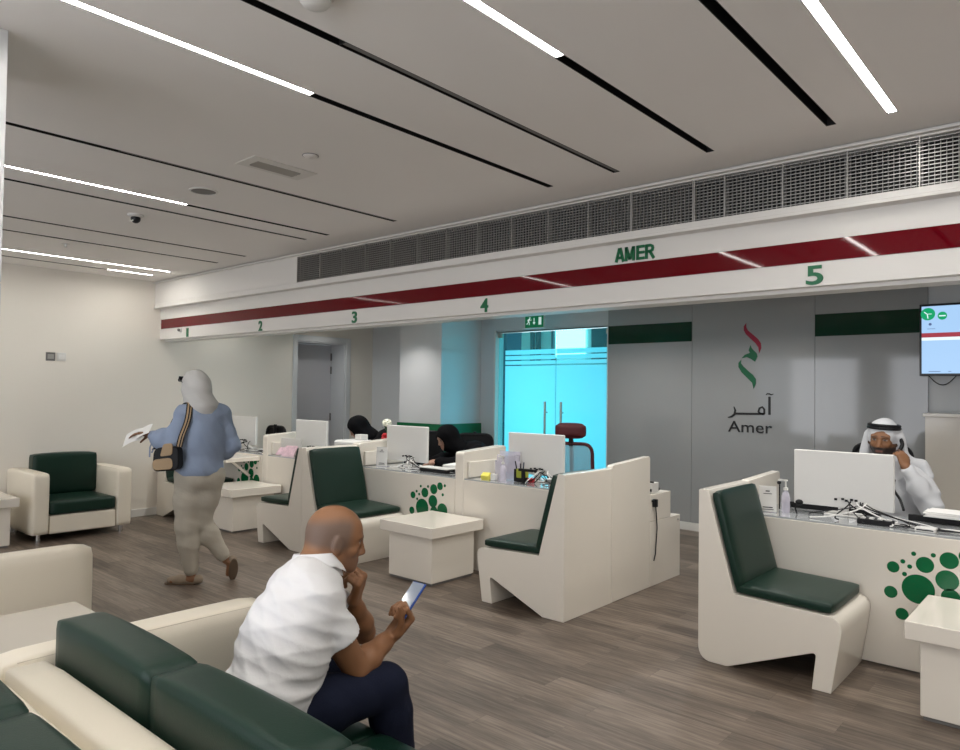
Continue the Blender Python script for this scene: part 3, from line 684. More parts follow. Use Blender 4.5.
# ------------------------------------------------------------------ ceiling fittings
def downlight(x, y, z, label, power, black=False, cat='light', size=2.9):
    t = thing('downlight', label, cat, (x, y, z), 'small downlights over the staff side')
    part('trim_ring', MB().lathe((x, y, z), [(0.048, 0), (0.048, -0.006), (0.036, -0.006), (0.034, 0.004), (0.048, 0.004)]), 'slot' if black else 'plastic_w', t)
    part('lens', MB().cyl((x, y, z-0.003), (x, y, z-0.001), 0.034), 'slot' if black else 'lamp', t)
    if power:
        l = bpy.data.lights.new('downlight_beam', 'SPOT'); l.energy = power; l.spot_size = size; l.spot_blend = 0.75; l.shadow_soft_size = 0.035; l.color = (1.0, 0.97, 0.93)
        lo = bpy.data.objects.new('downlight_beam', l); COL.objects.link(lo); lo.parent = t; lo.location = (0, 0, -0.012)
pos = {-8.0: 'over counter 1', -6.9: 'over counter 2', -5.8: 'between counters 2 and 3', -4.6: 'between counters 3 and 4', -3.4: 'over counter 4', -2.2: 'over the gap between counters', -1.0: 'over counter 5', 0.2: 'right of counter 5'}
for x_, s_ in pos.items(): downlight(x_, 4.72, 2.548, 'small round downlight in the staff side ceiling %s, front row' % s_, DOWN*(0.35 if x_ < -7.5 else 2.2), size=(2.9 if x_ < -7.5 else 2.4))
downlight(-7.0, 6.3, 2.548, 'small round downlight shining on the green based column', DOWN*1.5, size=1.9)
downlight(-8.0, 6.2, 2.548, 'small round downlight beside the grey door', DOWN*0.6, size=2.4)
for x_, s_ in ((-3.9, 'near the left green wall band'), (-2.6, 'above the ribbon logo')): downlight(x_, 6.5, 2.548, 'small round downlight in front of the glass wall %s' % s_, DOWN*1.9, size=2.6)
for x_, s_ in ((-4.08, 'near the left green wall band'), (-1.47, 'above the right green wall band')): downlight(x_, 7.42, 2.548, 'unlit black downlight by the back wall %s' % s_, 0, True)
# air vent, speaker, detectors
t = thing('ceiling_air_vent', 'flush air vent with dark louvres in a white ceiling plate', 'vent', (-3.57, 2.28, ZC))
m_ = MB().box(-3.65, -3.45, 2.09, 2.15, ZC-0.004, ZC).box(-3.65, -3.45, 2.43, 2.50, ZC-0.004, ZC).box(-3.65, -3.605, 2.15, 2.43, ZC-0.004, ZC).box(-3.515, -3.45, 2.15, 2.43, ZC-0.004, ZC)
part('plate', m_, 'fascia', t, bevel=0.001)
m_ = MB().box(-3.605, -3.515, 2.15, 2.43, ZC-0.0015, ZC)
pp = part('louvre_back', m_, 'slotgrey', t)
m_ = MB()
for i in range(6): m_.obox((-3.597+i*0.0148, 2.29, ZC-0.006), (0.005, 0, 0.003), (0, 0.14, 0), (0, 0, 0.0007))
part('louvre_blades', m_, 'metalgrey', t, smooth=False)
t = thing('ceiling_speaker', 'round grey ceiling speaker with perforated disc', 'speaker', (-4.33, 2.265, ZC))
part('rim', MB().lathe((-4.33, 2.265, ZC), [(0.088, 0), (0.086, -0.006), (0.076, -0.007), (0.074, -0.002)], 32), 'plastic_w', t)
part('mesh_disc', MB().cyl((-4.33, 2.265, ZC-0.004), (-4.33, 2.265, ZC-0.0005), 0.075, n=32), 'slotgrey', t)
t = thing('ceiling_access_disc', 'small round grey disc in the ceiling beside the air vent', 'ceiling disc', (-3.215, 2.28, ZC))
part('disc', MB().lathe((-3.215, 2.28, ZC), [(0.04, 0), (0.04, -0.004), (0.034, -0.008)], 28), 'ceiling', t)
part('rim', MB().lathe((-3.215, 2.28, ZC), [(0.044, 0), (0.044, -0.003), (0.038, -0.003), (0.038, 0)], 28), 'slotgrey', t)
t = thing('dome_camera', 'small white dome camera with dark lens between the far ceiling lines', 'camera', (-5.32, 2.267, ZC))
part('base_ring', MB().lathe((-5.32, 2.267, ZC), [(0.055, 0), (0.055, -0.012), (0.042, -0.02)], 24), 'plastic_w', t)
part('dome', MB().ball((-5.32, 2.267, ZC-0.03), 0.034), 'bezel', t)
part('status_marks', MB().box(-5.345, -5.295, 2.235, 2.24, ZC-0.055, ZC-0.045), 'plastic_w', t)
t = thing('hanging_dome', 'white rounded ceiling device cut off by the top edge of the view', 'ceiling device', (-1.885, 1.345, ZC))
part('neck', MB().lathe((-1.885, 1.345, ZC), [(0.06, 0), (0.06, -0.01), (0.03, -0.014), (0.03, -0.02)], 24), 'plastic_w', t)
part('body', MB().lathe((-1.885, 1.345, ZC-0.018), [(0.050, 0), (0.050, -0.01), (0.040, -0.022), (0.020, -0.028), (0.006, -0.029)], 24), 'plastic_w', t)
o = part('sprinkler', MB().lathe((-6.9, 2.344, ZC), [(0.035, 0), (0.034, -0.004), (0.012, -0.006), (0.010, -0.03), (0.016, -0.032)], 16), 'plastic_w', None, (-6.9, 2.344, ZC))
put_props(o, 'tiny white sprinkler head in the far ceiling above the leftmost lit line', 'sprinkler')
# camera on the fascia by number 1
t = thing('fascia_camera', 'little grey round camera on the fascia left of number 1', 'camera', (-7.985, 3.94, 2.166))
part('plate', MB().cyl((-7.985, 3.94, 2.166), (-7.985, 3.925, 2.166), 0.026), 'plastic_w', t)
part('lens', MB().ball((-7.985, 3.915, 2.166), 0.017), 'slotgrey', t)
# exit sign
t = thing('exit_sign', 'green emergency exit sign with running figure and arrow above the glass doors', 'sign', (-5.44, 7.28, 2.40))
xs0, xs1, zs0, zs1, ys = -5.595, -5.285, 2.315, 2.50, 7.28
part('frame', MB().box(xs0, xs1, ys, ys+0.03, zs0, zs1).box(xs0+0.03, xs0+0.035, ys+0.01, ys+0.015, zs1, 2.55).box(xs1-0.035, xs1-0.03, ys+0.01, ys+0.015, zs1, 2.55), 'plastic_w', t, bevel=0.002)
part('green_face', MB().box(xs0+0.012, xs1-0.012, ys-0.003, ys+0.001, zs0+0.012, zs1-0.012), 'exit_green', t)
m_ = MB(); cz = (zs0+zs1)/2
m_.ball((xs0+0.088, ys-0.0045, cz+0.043), 0.010, sc=(1, 0.15, 1))
def st2(pts, wd): stroke(m_, pts, wd, ys-0.0055, ys-0.0035)
st2([(xs0+0.082, cz+0.032), (xs0+0.066, cz-0.005)], 0.018); st2([(xs0+0.082, cz+0.026), (xs0+0.100, cz+0.012), (xs0+0.112, cz+0.018)], 0.007); st2([(xs0+0.078, cz+0.026), (xs0+0.058, cz+0.022), (xs0+0.048, cz+0.008)], 0.007)
st2([(xs0+0.067, cz-0.005), (xs0+0.084, cz-0.022), (xs0+0.078, cz-0.045)], 0.009); st2([(xs0+0.066, cz-0.005), (xs0+0.052, cz-0.030), (xs0+0.034, cz-0.034)], 0.009)
st2([(xs0+0.155, cz+0.040), (xs0+0.155, cz-0.020)], 0.012); m_.prism([(xs0+0.132, cz-0.014), (xs0+0.178, cz-0.014), (xs0+0.155, cz-0.044)], 'y', ys-0.0055, ys-0.0035)
m_.box(xs0+0.225, xs0+0.268, ys-0.0055, ys-0.0035, cz-0.048, cz+0.048)
part('pictogram', m_, 'white_sign', t, smooth=False)
# wall sockets
for i, (a, b, k, lb) in enumerate(((2.722, 2.812, 'slotgrey', 'grey metal wall socket plate on the left wall'), (2.828, 2.918, 'plastic_w', 'white wall socket plate right of the grey one on the left wall'))):
    t = thing('wall_socket', lb, 'socket', (XL, (a+b)/2, 1.82), 'socket plates on the left wall')
    part('plate', MB().box(XL, XL+0.009, a, b, 1.775, 1.865), k, t, bevel=0.002)
    part('insert', MB().box(XL+0.009, XL+0.012, a+0.015, b-0.015, 1.795, 1.845), 'metalgrey' if i == 0 else 'paper', t)

# television on the back wall
t = thing('wall_television', 'wall mounted screen showing a pale blue page with a red bar', 'television', (-0.7, 7.5, 2.0))
x0, x1, z0, z1, yt = -1.262, -0.10, 1.70, 2.345, 7.49
part('housing', MB().box(x0, x1, yt, yt+0.045, z0, z1), 'bezel', t, bevel=0.004)
sc_ = part('screen', MB().box(x0+0.018, x1-0.018, yt-0.002, yt, z0+0.022, z1-0.02), 'screen_blue', t, smooth=False)
m_ = MB().box(x0+0.018, x1-0.018, yt-0.0035, yt-0.002, 2.045, 2.085); part('red_bar', m_, 'screen_red', sc_, smooth=False)
m_ = MB().cyl((-1.195, yt-0.002, 2.255), (-1.195, yt-0.0035, 2.255), 0.056, n=28).cyl((-1.085, yt-0.002, 2.235), (-1.085, yt-0.0035, 2.235), 0.036, n=28); part('green_circles', m_, 'screen_green', sc_, smooth=False)
m_ = MB(); stroke(m_, [(-1.225, 2.275), (-1.20, 2.255), (-1.195, 2.215)], 0.007, yt-0.0045, yt-0.0036); m_.box(-1.195, -1.165, yt-0.0045, yt-0.0036, 2.253, 2.258).box(-1.11, -1.06, yt-0.0045, yt-0.0036, 2.230, 2.240).box(x0+0.018, x1-0.018, yt-0.0032, yt-0.002, 2.018, 2.045)
part('white_marks', m_, 'screen_white', sc_, smooth=False)
m_ = MB().ball((-1.178, yt-0.003, 2.163), 0.012, sc=(1, 0.2, 1)).box(-1.20, -1.14, yt-0.0035, yt-0.002, 2.12, 2.124).box(-1.19, -1.10, yt-0.0035, yt-0.002, 1.737, 1.742).box(-1.04, -1.02, yt-0.0035, yt-0.002, 1.737, 1.742)
part('dark_marks', m_, 'screen_dark', sc_, smooth=False)
part('wall_bracket', MB().box(-0.85, -0.55, yt+0.045, YB, 1.85, 2.2), 'black', t)
for k, (xa, xb, dz) in enumerate(((-1.20, -0.98, 0.09), (-0.96, -0.55, 0.12))):
    pts = [(xa+(xb-xa)*i/16, yt+0.03, 1.71-dz*math.sin(PI*i/16)) for i in range(17)]
    o = part('television_cable', MB().tube(pts, 0.004), 'black', None, (xa, yt+0.03, 1.7))
    put_props(o, ('loop of black cable sagging under the left corner of the wall screen', 'thicker black cable sagging under the wall screen, right of the other')[k], 'cable', 'cables under the wall screen')
t = thing('wall_cabinet', 'white cabinet standing under the wall screen behind the man in white', 'cabinet', (-0.5, 7.3, 0))
part('body', MB().box(-1.185, 0.6, 7.28, 7.56, 0.0, 1.34), 'solid', t, bevel=0.004)
part('top', MB().box(-1.20, 0.61, 7.26, 7.565, 1.34, 1.37), 'solid', t, bevel=0.004)
for x_ in (-0.9, -0.3, 0.3): part('door_joint', MB().box(x_, x_+0.004, 7.277, 7.281, 0.05, 1.33), 'slotgrey', t)

# ------------------------------------------------------------------ counters
def desk(x0, x1, label, dots=None, name='service_counter'):
    t = thing(name, label, 'counter', ((x0+x1)/2, 4.85, 0), 'white service counters')
    part('front_panel', MB().box(x0, x1, 4.545, 4.575, 0.012, 0.752), 'solid', t, bevel=0.003)
    part('worktop', MB().box(x0, x1, 4.575, 5.12, 0.72, 0.752), 'solid', t, bevel=0.003)
    part('side_panel', MB().box(x0, x0+0.03, 4.575, 5.1, 0.0, 0.72), 'solid', t); part('side_panel', MB().box(x1-0.03, x1, 4.575, 5.1, 0.0, 0.72), 'solid', t)
    part('glass_top', MB().box(x0+0.004, x1-0.004, 4.552, 5.115, 0.753, 0.763), 'desk_glass', t, bevel=0.001)
    if dots is not None:
        R = [(-4.743, .561, .031), (-4.696, .599, .012), (-4.644, .649, .012), (-4.552, .655, .012), (-4.663, .576, .012), (-4.688, .531, .012), (-4.591, .597, .043), (-4.480, .638, .044), (-4.404, .671, .034), (-4.346, .681, .013),
             (-4.369, .600, .013), (-4.489, .531, .054), (-4.623, .460, .079), (-4.755, .421, .033), (-4.474, .445, .044), (-4.372, .465, .060), (-4.70, .311, .032), (-4.52, .30, .045), (-4.41, .34, .022), (-4.60, .26, .016)]
        m_ = MB()
        for a, b, r in R: m_.cyl((a+dots, 4.5455, b), (a+dots, 4.5435, b), r, n=36)
        part('green_dot_pattern', m_, 'green_dot', t, smooth=False)
    return t
desk(-1.70, 0.95, 'white service counter with green dots at the right under number 5', 3.85)
desk(-4.128, -2.732, 'plain white service counter without dots, between number 4 and the red chair', None)
desk(-5.505, -4.228, 'white service counter with green dots in the middle, seen above the cube table', 0)
desk(-7.112, -5.618, 'white service counter under number 2 partly hidden by the bench pair', None)
desk(-8.44, -7.212, 'far left white service counter with green dots under number 1', -2.95)
# shelf that folds out at the first counter
t = thing('pull_out_shelf', 'white shelf slab jutting out over the green dots of the far left counter', 'shelf', (-7.6, 4.3, 0.70))
part('slab', MB().box(-8.0, -7.25, 4.12, 4.540, 0.69, 0.735), 'solid', t, bevel=0.004)
part('strut', MB().obox((-7.45, 4.40, 0.60), (0.012, 0, 0), (0, 0.13, -0.10), (0, 0.008, 0.010)), 'solid', t)

def divider(x0, x1, y0, y1, label, lip=0, za=0.985, zb=1.02):
    t = thing('counter_divider', label, 'partition', ((x0+x1)/2, (y0+y1)/2, 0), 'white partitions between the counters')
    pts = rounded([(y0, 0.0), (y1, 0.0), (y1, zb), (y0, za)], [0, 0, 0.03, 0.03])
    part('panel', MB().prism(pts, 'x', x0, x1), 'solid', t, bevel=0.006)
    if lip:
        xa, xb = (x1+0.001, x1+0.03) if lip > 0 else (x0-0.03, x0-0.001)
        part('side_lining', MB().box(xa, xb, y0+0.05, y1-0.02, 0.766, 0.905), 'solid', t, bevel=0.008)
    return t
divider(-2.73, -2.68, 4.546, 5.12, 'tall smooth white partition behind the backless side of the middle bench, facing the aisle')
divider(-1.755, -1.702, 4.546, 5.14, 'white partition behind the right hand bench beside the small standing card', 0, 0.965, 0.985)
divider(-4.226, -4.130, 4.546, 5.12, 'white partition between counters 3 and 4 with the seated woman beyond it', 1)
divider(-5.615, -5.507, 4.546, 5.14, 'white partition behind the pair of back-to-back benches', 1)
divider(-7.21, -7.114, 4.546, 5.12, 'white partition between the two far left counters with leaflets on it', 1)
divider(-8.497, -8.442, 4.546, 5.12, 'white partition against the left wall at the first counter')
# low cabinet at the end of the middle counter
t = thing('pedestal_cabinet', 'low white cabinet with raised box at the staff end of the tall partition', 'cabinet', (-2.85, 5.4, 0))
part('body', MB().box(-3.15, -2.682, 5.125, 5.65, 0, 0.506), 'solid', t, bevel=0.004)
part('raised_box', MB().box(-2.98, -2.682, 5.125, 5.475, 0.507, 0.716), 'solid', t, bevel=0.004)
part('lock', MB().cyl((-2.682, 5.60, 0.47), (-2.676, 5.60, 0.47), 0.008), 'chrome', t)
t = thing('socket_block', 'small white and black stapled block standing on the low cabinet', 'box', (-2.75, 5.24, 0.716))
part('block', MB().box(-2.78, -2.70, 5.18, 5.30, 0.717, 0.80), 'plastic_w', t, bevel=0.004)
part('dark_ends', MB().box(-2.779, -2.698, 5.165, 5.18, 0.735, 0.755).box(-2.779, -2.698, 5.30, 5.312, 0.735, 0.755).box(-2.74, -2.698, 5.20, 5.215, 0.80, 0.812), 'black', t)
t = thing('hanging_power_cord', 'black plug and cord hanging down the side of the low white cabinet', 'cord', (-2.67, 5.2, 0.6))
part('plug', MB().box(-2.681, -2.645, 5.155, 5.185, 0.62, 0.68).box(-2.681, -2.66, 5.14, 5.20, 0.66, 0.675), 'black', t, bevel=0.004)
part('cord', MB().tube([(-2.662, 5.17, 0.66), (-2.668, 5.20, 0.56), (-2.668, 5.215, 0.45), (-2.668, 5.20, 0.34), (-2.668, 5.19, 0.25), (-2.668, 5.165, 0.20)], 0.005), 'black', t)

# ------------------------------------------------------------------ benches
def bench(xo, sg, label, y0=3.94, y1=4.54, round_back=0.0):
    t = thing('bench_seat', label, 'bench', (xo+sg*0.35, (y0+y1)/2, 0), 'white benches with green cushions at the counters')
    P = [(0.0, 0.0), (0.17, 0.0), (0.634, 0.190), (0.612, 0.0), (0.705, 0.0), (0.765, 0.385), (0.205, 0.405), (0.055, 0.965), (0.0, 0.965)]
    R = [round_back, 0.01, 0.03, 0, 0, 0.085, 0.0, 0.01, 0.012]
    pts = [(xo+sg*a, b) for a, b in rounded(P, R, 7)]
    if sg < 0: pts = pts[::-1]
    part('body', MB().prism(pts, 'y', y0, y1), 'solid', t, bevel=0.003, ang=30)
    # seat cushion
    c = cushion(0.205, 0.705, y0+0.015, y1-0.015, 0.0, 0.058, 0.022, 0.004)
    a0 = math.atan2(-0.02, 0.56)
    c.v = [(xo+sg*(x*math.cos(a0)-z*math.sin(a0)), y, 0.414+x*math.sin(a0)+z*math.cos(a0)) for x, y, z in c.v]
    part('seat_cushion', c, 'leather_g', t, ang=60)
    c = cushion(0.0, 0.548, y0+0.015, y1-0.015, 0.0, 0.055, 0.022, 0.004)
    d_ = Vector((-0.15, 0.56)).normalized(); n_ = Vector((d_.y, -d_.x)); b0 = Vector((0.205, 0.405))+n_*0.003+d_*0.012
    c.v = [(xo+sg*(b0.x+d_.x*x+n_.x*z), y, b0.y+d_.y*x+n_.y*z) for x, y, z in c.v]
    part('back_cushion', c, 'leather_g', t, ang=60)
    return t
bench(-1.757, 1, 'white bench with green cushions at the right, facing the dotted counter 5', round_back=0.09)
bench(-2.68, -1, 'white bench with green cushions seen side-on in the centre, facing left to counter 4')
bench(-5.59, 1, 'white bench of the back-to-back pair whose green backrest faces right')
bench(-5.592, -1, 'white bench of the back-to-back pair facing left, only a sliver of green back showing')
bench(-8.484, 1, 'far left white bench against the wall, mostly behind the walking woman')

# ------------------------------------------------------------------ cube tables
def cube_table(cx, cy, label, w=0.60, bw=0.49):
    t = thing('cube_table', label, 'table', (cx, cy, 0), 'white cube tables')
    part('base', MB().box(cx-bw/2, cx+bw/2, cy-bw/2, cy+bw/2, 0.018, 0.374), 'solid', t, bevel=0.005)
    part('plinth', MB().box(cx-bw/2+0.012, cx+bw/2-0.012, cy-bw/2+0.012, cy+bw/2-0.012, 0.0, 0.018), 'slotgrey', t)
    part('top', MB().box(cx-w/2, cx+w/2, cy-w/2, cy+w/2, 0.375, 0.46), 'solid', t, bevel=0.006)
cube_table(-4.155, 4.20, 'white cube table in the centre in front of the green dots')
cube_table(-0.415, 4.165, 'white cube table cut off at the right edge of the view')
cube_table(-7.08, 4.215, 'white cube table behind the walking woman at the far left counter')
cube_table(-7.93, 1.96, 'white cube table at the left edge beside the armchair')
cube_table(-3.50, 1.09, 'white cube table between the two sofas, mostly hidden by the green cushion', 0.56, 0.46)

# ------------------------------------------------------------------ sofas
def sofa(x0, x1, y0, y1, label, seats, facing=1, name='sofa', cat='sofa', arm=0.155, armz=0.67, backz=0.67, cush=0.78, group='white leather sofas', bt=0.135):
    """built facing +Y with its back at y0; facing -1 turns it round"""
    t = thing(name, label, cat, ((x0+x1)/2, (y0+y1)/2, 0), group)
    Y = (lambda y: y) if facing > 0 else (lambda y: y0+y1-y)
    def add(nm, xa, xb, ya, yb, za, zb, m, r, puff, lab=None, **k):
        a, b = sorted((Y(ya), Y(yb))); return part(nm, cushion(xa, xb, a, b, za, zb, r, puff), m, t, ang=70, label=lab)
    for xa, xs in ((x0, x0+arm-0.012), (x1-arm, x1-arm+0.012)):
        ar = add('armrest', xa, xa+arm, y0+0.004, y1, 0.07, armz, 'leather_w', 0.028, 0.004)
        part('seam', MB().tube([(xs, Y(y0+0.05+(y1-y0-0.09)*i/8), armz-0.006+0.0035*math.sin(PI*i/8)) for i in range(9)], 0.0014, 6), 'seam', ar)
    add('backrest', x0+arm+0.002, x1-arm-0.002, y0, y0+bt, 0.07, backz, 'leather_w', 0.03, 0.004)
    add('seat_base', x0+arm+0.002, x1-arm-0.002, y0+0.13, y1-0.012, 0.07, 0.25, 'leather_w', 0.012, 0.0)
    wd = (x1-x0-2*arm-0.006)/seats
    for i in range(seats):
        a = x0+arm+0.003+i*wd
        add('seat_cushion', a+0.002, a+wd-0.002, y0+0.15, y1-0.004, 0.252, 0.385, 'leather_g', 0.025, 0.008)
        c = cushion(a+0.002, a+wd-0.002, y0+bt+0.007, y0+bt+0.15, 0.387, cush, 0.017, 0.005)
        c.v = [(x, Y(y+0.03*(0.58-z)*0), z+0.008*math.sin((x-a)/wd*PI)) for x, y, z in c.v]
        if facing < 0: c.f = [f[::-1] for f in c.f]
        part('back_cushion', c, 'leather_g', t, ang=70)
    for x_ in (x0+0.08, x1-0.08):
        for y_ in (y0+0.08, y1-0.08): part('leg', MB().cyl((x_, Y(y_), 0), (x_, Y(y_), 0.072), 0.022), 'chrome', t)
    return t
sofa(-2.62, -0.37, 0.69, 1.61, 'white leather sofa with green cushions where the man in the white shirt sits', 3)
sofa(-2.62, -0.37, -0.24, 0.68, 'white and green sofa standing back-to-back at the bottom left corner', 3, facing=-1, bt=0.095)
sofa(-6.20, -3.985, 0.61, 1.53, 'white sofa whose outer armrest rises at the left edge, beyond the cube table', 3)
# armchair against the left wall faces +X: build facing +Y, then turn
t = sofa(-0.465, 0.465, -0.40, 0.40, 'white armchair with green seat and back against the left wall', 1, name='armchair', cat='armchair', group=None, armz=0.66, backz=0.62, cush=0.80)
t.location = (-8.08, 2.845, 0); t.rotation_euler = (0, 0, -PI/2)

# ------------------------------------------------------------------ office chairs
def office_chair(x, y, rz, label, back_m, shell_m, head=True, dz=0.0):
    t = thing('office_chair', label, 'chair', (x, y, 0))
    c0 = Vector((x, y, 0))
    def W(mb):
        R_ = Matrix.Rotation(rz, 3, 'Z'); mb.v = [tuple(c0+R_ @ Vector(v)) for v in mb.v]; return mb
    m_ = MB()
    for k in range(5):
        a = 2*PI*k/5; m_.tube([(0.04*math.cos(a), 0.04*math.sin(a), 0.1), (0.3*math.cos(a), 0.3*math.sin(a), 0.075)], [0.025, 0.015])
    part('star_base', W(m_), 'black', t)
    for k in range(5):
        a = 2*PI*k/5; m_ = MB(); m_.cyl((0.3*math.cos(a)-0.02, 0.3*math.sin(a), 0.03), (0.3*math.cos(a)+0.02, 0.3*math.sin(a), 0.03), 0.03); part('castor', W(m_), 'black', t)
    
    part('gas_column', W(MB().cyl((0, 0, 0.09), (0, 0, 0.42), 0.025)), 'chrome', t)
    part('seat', W(cushion(-0.25, 0.25, -0.25, 0.22, 0.42, 0.50, 0.03, 0.01)), back_m, t, ang=70)
    # back: rounded frame with mesh (occupant faces -Y, so the back is at +Y)
    pts = rounded([(-0.22, 0.62+dz), (0.22, 0.62+dz), (0.20, 1.04+dz), (-0.20, 1.04+dz)], 0.09, 8)
    f = MB().tube([(p[0], 0.27+0.02*math.sin((p[1]-0.62)*5), p[1]-0.02) for p in pts+pts[:1]], 0.019)
    part('back_frame', W(f), shell_m, t)
    part('back_mesh', W(MB().prism([(p[0]*0.97, p[1]-0.02) for p in pts], 'y', 0.275, 0.283)), 'meshclear' if head else back_m, t)
    part('spine', W(MB().tube([(0, 0.2, 0.44), (0, 0.30, 0.5), (0, 0.32, 0.7), (0, 0.30, 1.05)], 0.02)), shell_m, t)
    if head:
        hr = part('headrest', W(cushion(-0.135, 0.135, 0.235, 0.285, 1.085, 1.205, 0.022, 0.015)), back_m, t, ang=70)
        part('headrest_post', W(MB().box(-0.02, 0.02, 0.27, 0.29, 1.0, 1.10)), 'black', hr)
    for s_ in (-1, 1):
        part('arm', W(MB().tube([(s_*0.25, 0.05, 0.46), (s_*0.29, 0.05, 0.5), (s_*0.29, 0.05, 0.66), (s_*0.29, -0.1, 0.68)], 0.017)), 'black', t)
    return t
office_chair(-3.76, 5.50, 0.34, 'dark red mesh office chair with headrest in front of the cyan doors', 'redplastic', 'redplastic')
office_chair(-8.06, 5.56, PI, 'black low-backed office chair just right of the farthest left monitor', 'black', 'black', False, 0.0)
office_chair(-1.335, 5.98, -0.10, 'black office chair behind the man in the white headdress', 'black', 'black', False, 0.11)
office_chair(-5.25, 5.88, 0.55, 'black office chair under the woman in black at counter 4', 'black', 'black', False)
office_chair(-6.02, 5.80, 0.35, 'black office chair under the farther woman in black', 'black', 'black', False)

# ------------------------------------------------------------------ monitors and things on the counters
def monitor(x, y, label, w=0.57, zb=0.815, ht=0.345, rz=0.0):
    t = thing('desktop_monitor', label, 'monitor', (x, y, 0.764), 'white backed monitors on the counters')
    c0 = Vector((x, y, 0)); R_ = Matrix.Rotation(rz, 3, 'Z')
    def W(mb): mb.v = [tuple(c0+R_ @ Vector(v)) for v in mb.v]; return mb
    hs = part('housing', W(MB().box(-w/2, w/2, 0.0, 0.032, zb, zb+ht)), 'plastic_w', t, bevel=0.006)
    part('screen', W(MB().box(-w/2+0.01, w/2-0.01, 0.032, 0.034, zb+0.03, zb+ht-0.01)), 'bezel', t)
    part('stand', W(MB().box(-0.10, 0.10, -0.02, 0.14, 0.764, 0.774).box(-0.03, 0.03, 0.034, 0.05, 0.774, zb+0.12)), 'plastic_w', t, bevel=0.003)
    p_ = MB()
    for dx, dz in ((-0.04, 0.045), (0.0, 0.05), (0.02, 0.042), (0.05, 0.05), (0.075, 0.047)): p_.box(dx, dx+0.014, -0.014, 0.0, zb+dz, zb+dz+0.012)
    part('ports', W(p_), 'black', hs)
monitor(-1.232, 4.84, 'large white monitor back in front of the man in the white headdress')
monitor(-3.595, 4.84, 'white monitor back on counter 4 in front of the red chair')
monitor(-5.16, 4.84, 'white monitor back on counter 3 left of the woman in black')
monitor(-6.72, 4.84, 'white monitor back rising above the green backrest of the back-to-back benches')
monitor(-8.13, 4.84, 'farthest left white monitor back just right of the walking woman')

def cables(cx, seed, label, nn=7, spread=0.5):
    r = random.Random(seed); mb = MB()
    for k in range(nn):
        p = Vector((cx+r.uniform(-0.05, 0.08), 4.83, 0.86)); e_ = Vector((cx+r.uniform(-spread*0.4, spread), r.uniform(4.62, 4.80), 0.77)); pts = []
        q1 = p+Vector((r.uniform(-0.02, 0.05), -0.08, -0.03)); q2 = e_+Vector((r.uniform(-0.15, 0.15), r.uniform(-0.03, 0.06), 0.01))
        for i in range(15):
            s = i/14; b = (1-s)**3*p+3*(1-s)**2*s*q1+3*(1-s)*s*s*q2+s**3*e_; b.z = max(b.z, 0.768); pts.append(b)
        mb.mi(0 if k % 3 else 1).tube(pts, 0.0042 if k % 2 else 0.003, 6)
    for k in range(nn//2):
        y_ = r.uniform(4.64, 4.76); a = cx+r.uniform(-0.1, 0.3); pts = [(a+i*0.055, y_+0.022*math.sin(i*0.9+k), 0.7685+0.006*abs(math.sin(i*1.7+k))) for i in range(int(6+spread*12))]
        mb.mi(k % 2).tube(pts, 0.004, 6)
    o = part('cable_bundle', mb, ['black', 'plastic_w'], None, (cx, 4.75, 0.765)); put_props(o, label, 'cables', 'tangled cables under the monitors'); o['kind'] = 'stuff'
cables(-1.16, 1, 'tangle of black and white cables under the monitor of counter 5', 10, 0.55)
cables(-3.52, 2, 'tangle of black cables under the monitor of counter 4', 8, 0.28)
cables(-5.08, 3, 'tangle of black and white cables under the monitor of counter 3', 8, 0.34)
cables(-6.70, 4, 'dark cables behind the backrest under the second monitor', 5, 0.2)
cables(-8.02, 5, 'tangle of black cables under the far left monitor', 8, 0.3)

def low_box(name, x0, x1, y0, y1, z0, z1, m, label, cat, bevel=0.004, group=None, extra=None):
    t = thing(name, label, cat, ((x0+x1)/2, (y0+y1)/2, z0), group)
    part('body', MB().box(x0, x1, y0, y1, z0, z1), m, t, bevel=bevel)
    if extra: extra(t)
    return t
def strip_extra(t):
    m_ = MB()
    for i in range(4): m_.box(-1.085+i*0.045, -1.06+i*0.045, 4.655, 4.685, 0.793, 0.80)
    part('plugs', m_, 'plastic_w', t)
low_box('power_strip', -1.10, -0.915, 4.64, 4.70, 0.764, 0.793, 'black', 'black power strip on the counter edge below the large monitor', 'power strip', extra=strip_extra)
# keyboards and dark pads on the staff side
for x_, lb in ((-1.35, 'black keyboard tray behind the monitor of counter 5'), (-0.62, 'long dark document tray at the right edge of counter 5')):
    t = thing('desk_tray', lb, 'tray', (x_, 5.05, 0.764)); part('base', MB().box(x_-0.28, x_+0.28, 4.99, 5.12, 0.764, 0.785), 'black', t, bevel=0.004); part('rim', MB().box(x_-0.28, x_+0.28, 4.985, 5.0, 0.764, 0.80), 'black', t, bevel=0.003)
def sheets(name, cx, cy, z, w, d, n, label, cat, rz=0.0, m='paper', group=None):
    t = thing(name, label, cat, (cx, cy, z), group); r = random.Random(int(cx*100))
    for i in range(n):
        a = rz+r.uniform(-0.12, 0.12); ax = Vector((math.cos(a), math.sin(a), 0)); ay = Vector((-math.sin(a), math.cos(a), 0))
        part('sheet', MB().obox((cx+r.uniform(-.01, .01), cy+r.uniform(-.01, .01), z+0.003+i*0.0065), ax*w/2, ay*d/2, (0, 0, 0.0028)), m, t, smooth=False)
    return t
sheets('paper_stack', -0.60, 5.03, 0.802, 0.42, 0.2, 5, 'stack of white papers on the dark tray beside the man in the white headdress', 'papers')
sheets('paper_stack', -4.50, 4.98, 0.766, 0.34, 0.24, 9, 'thick stack of white papers on counter 3 by the seated woman', 'papers', 0.2)
sheets('paper_stack', -3.42, 5.02, 0.766, 0.28, 0.2, 3, 'white papers lying at counter 4 right of its monitor', 'papers', 0.3)
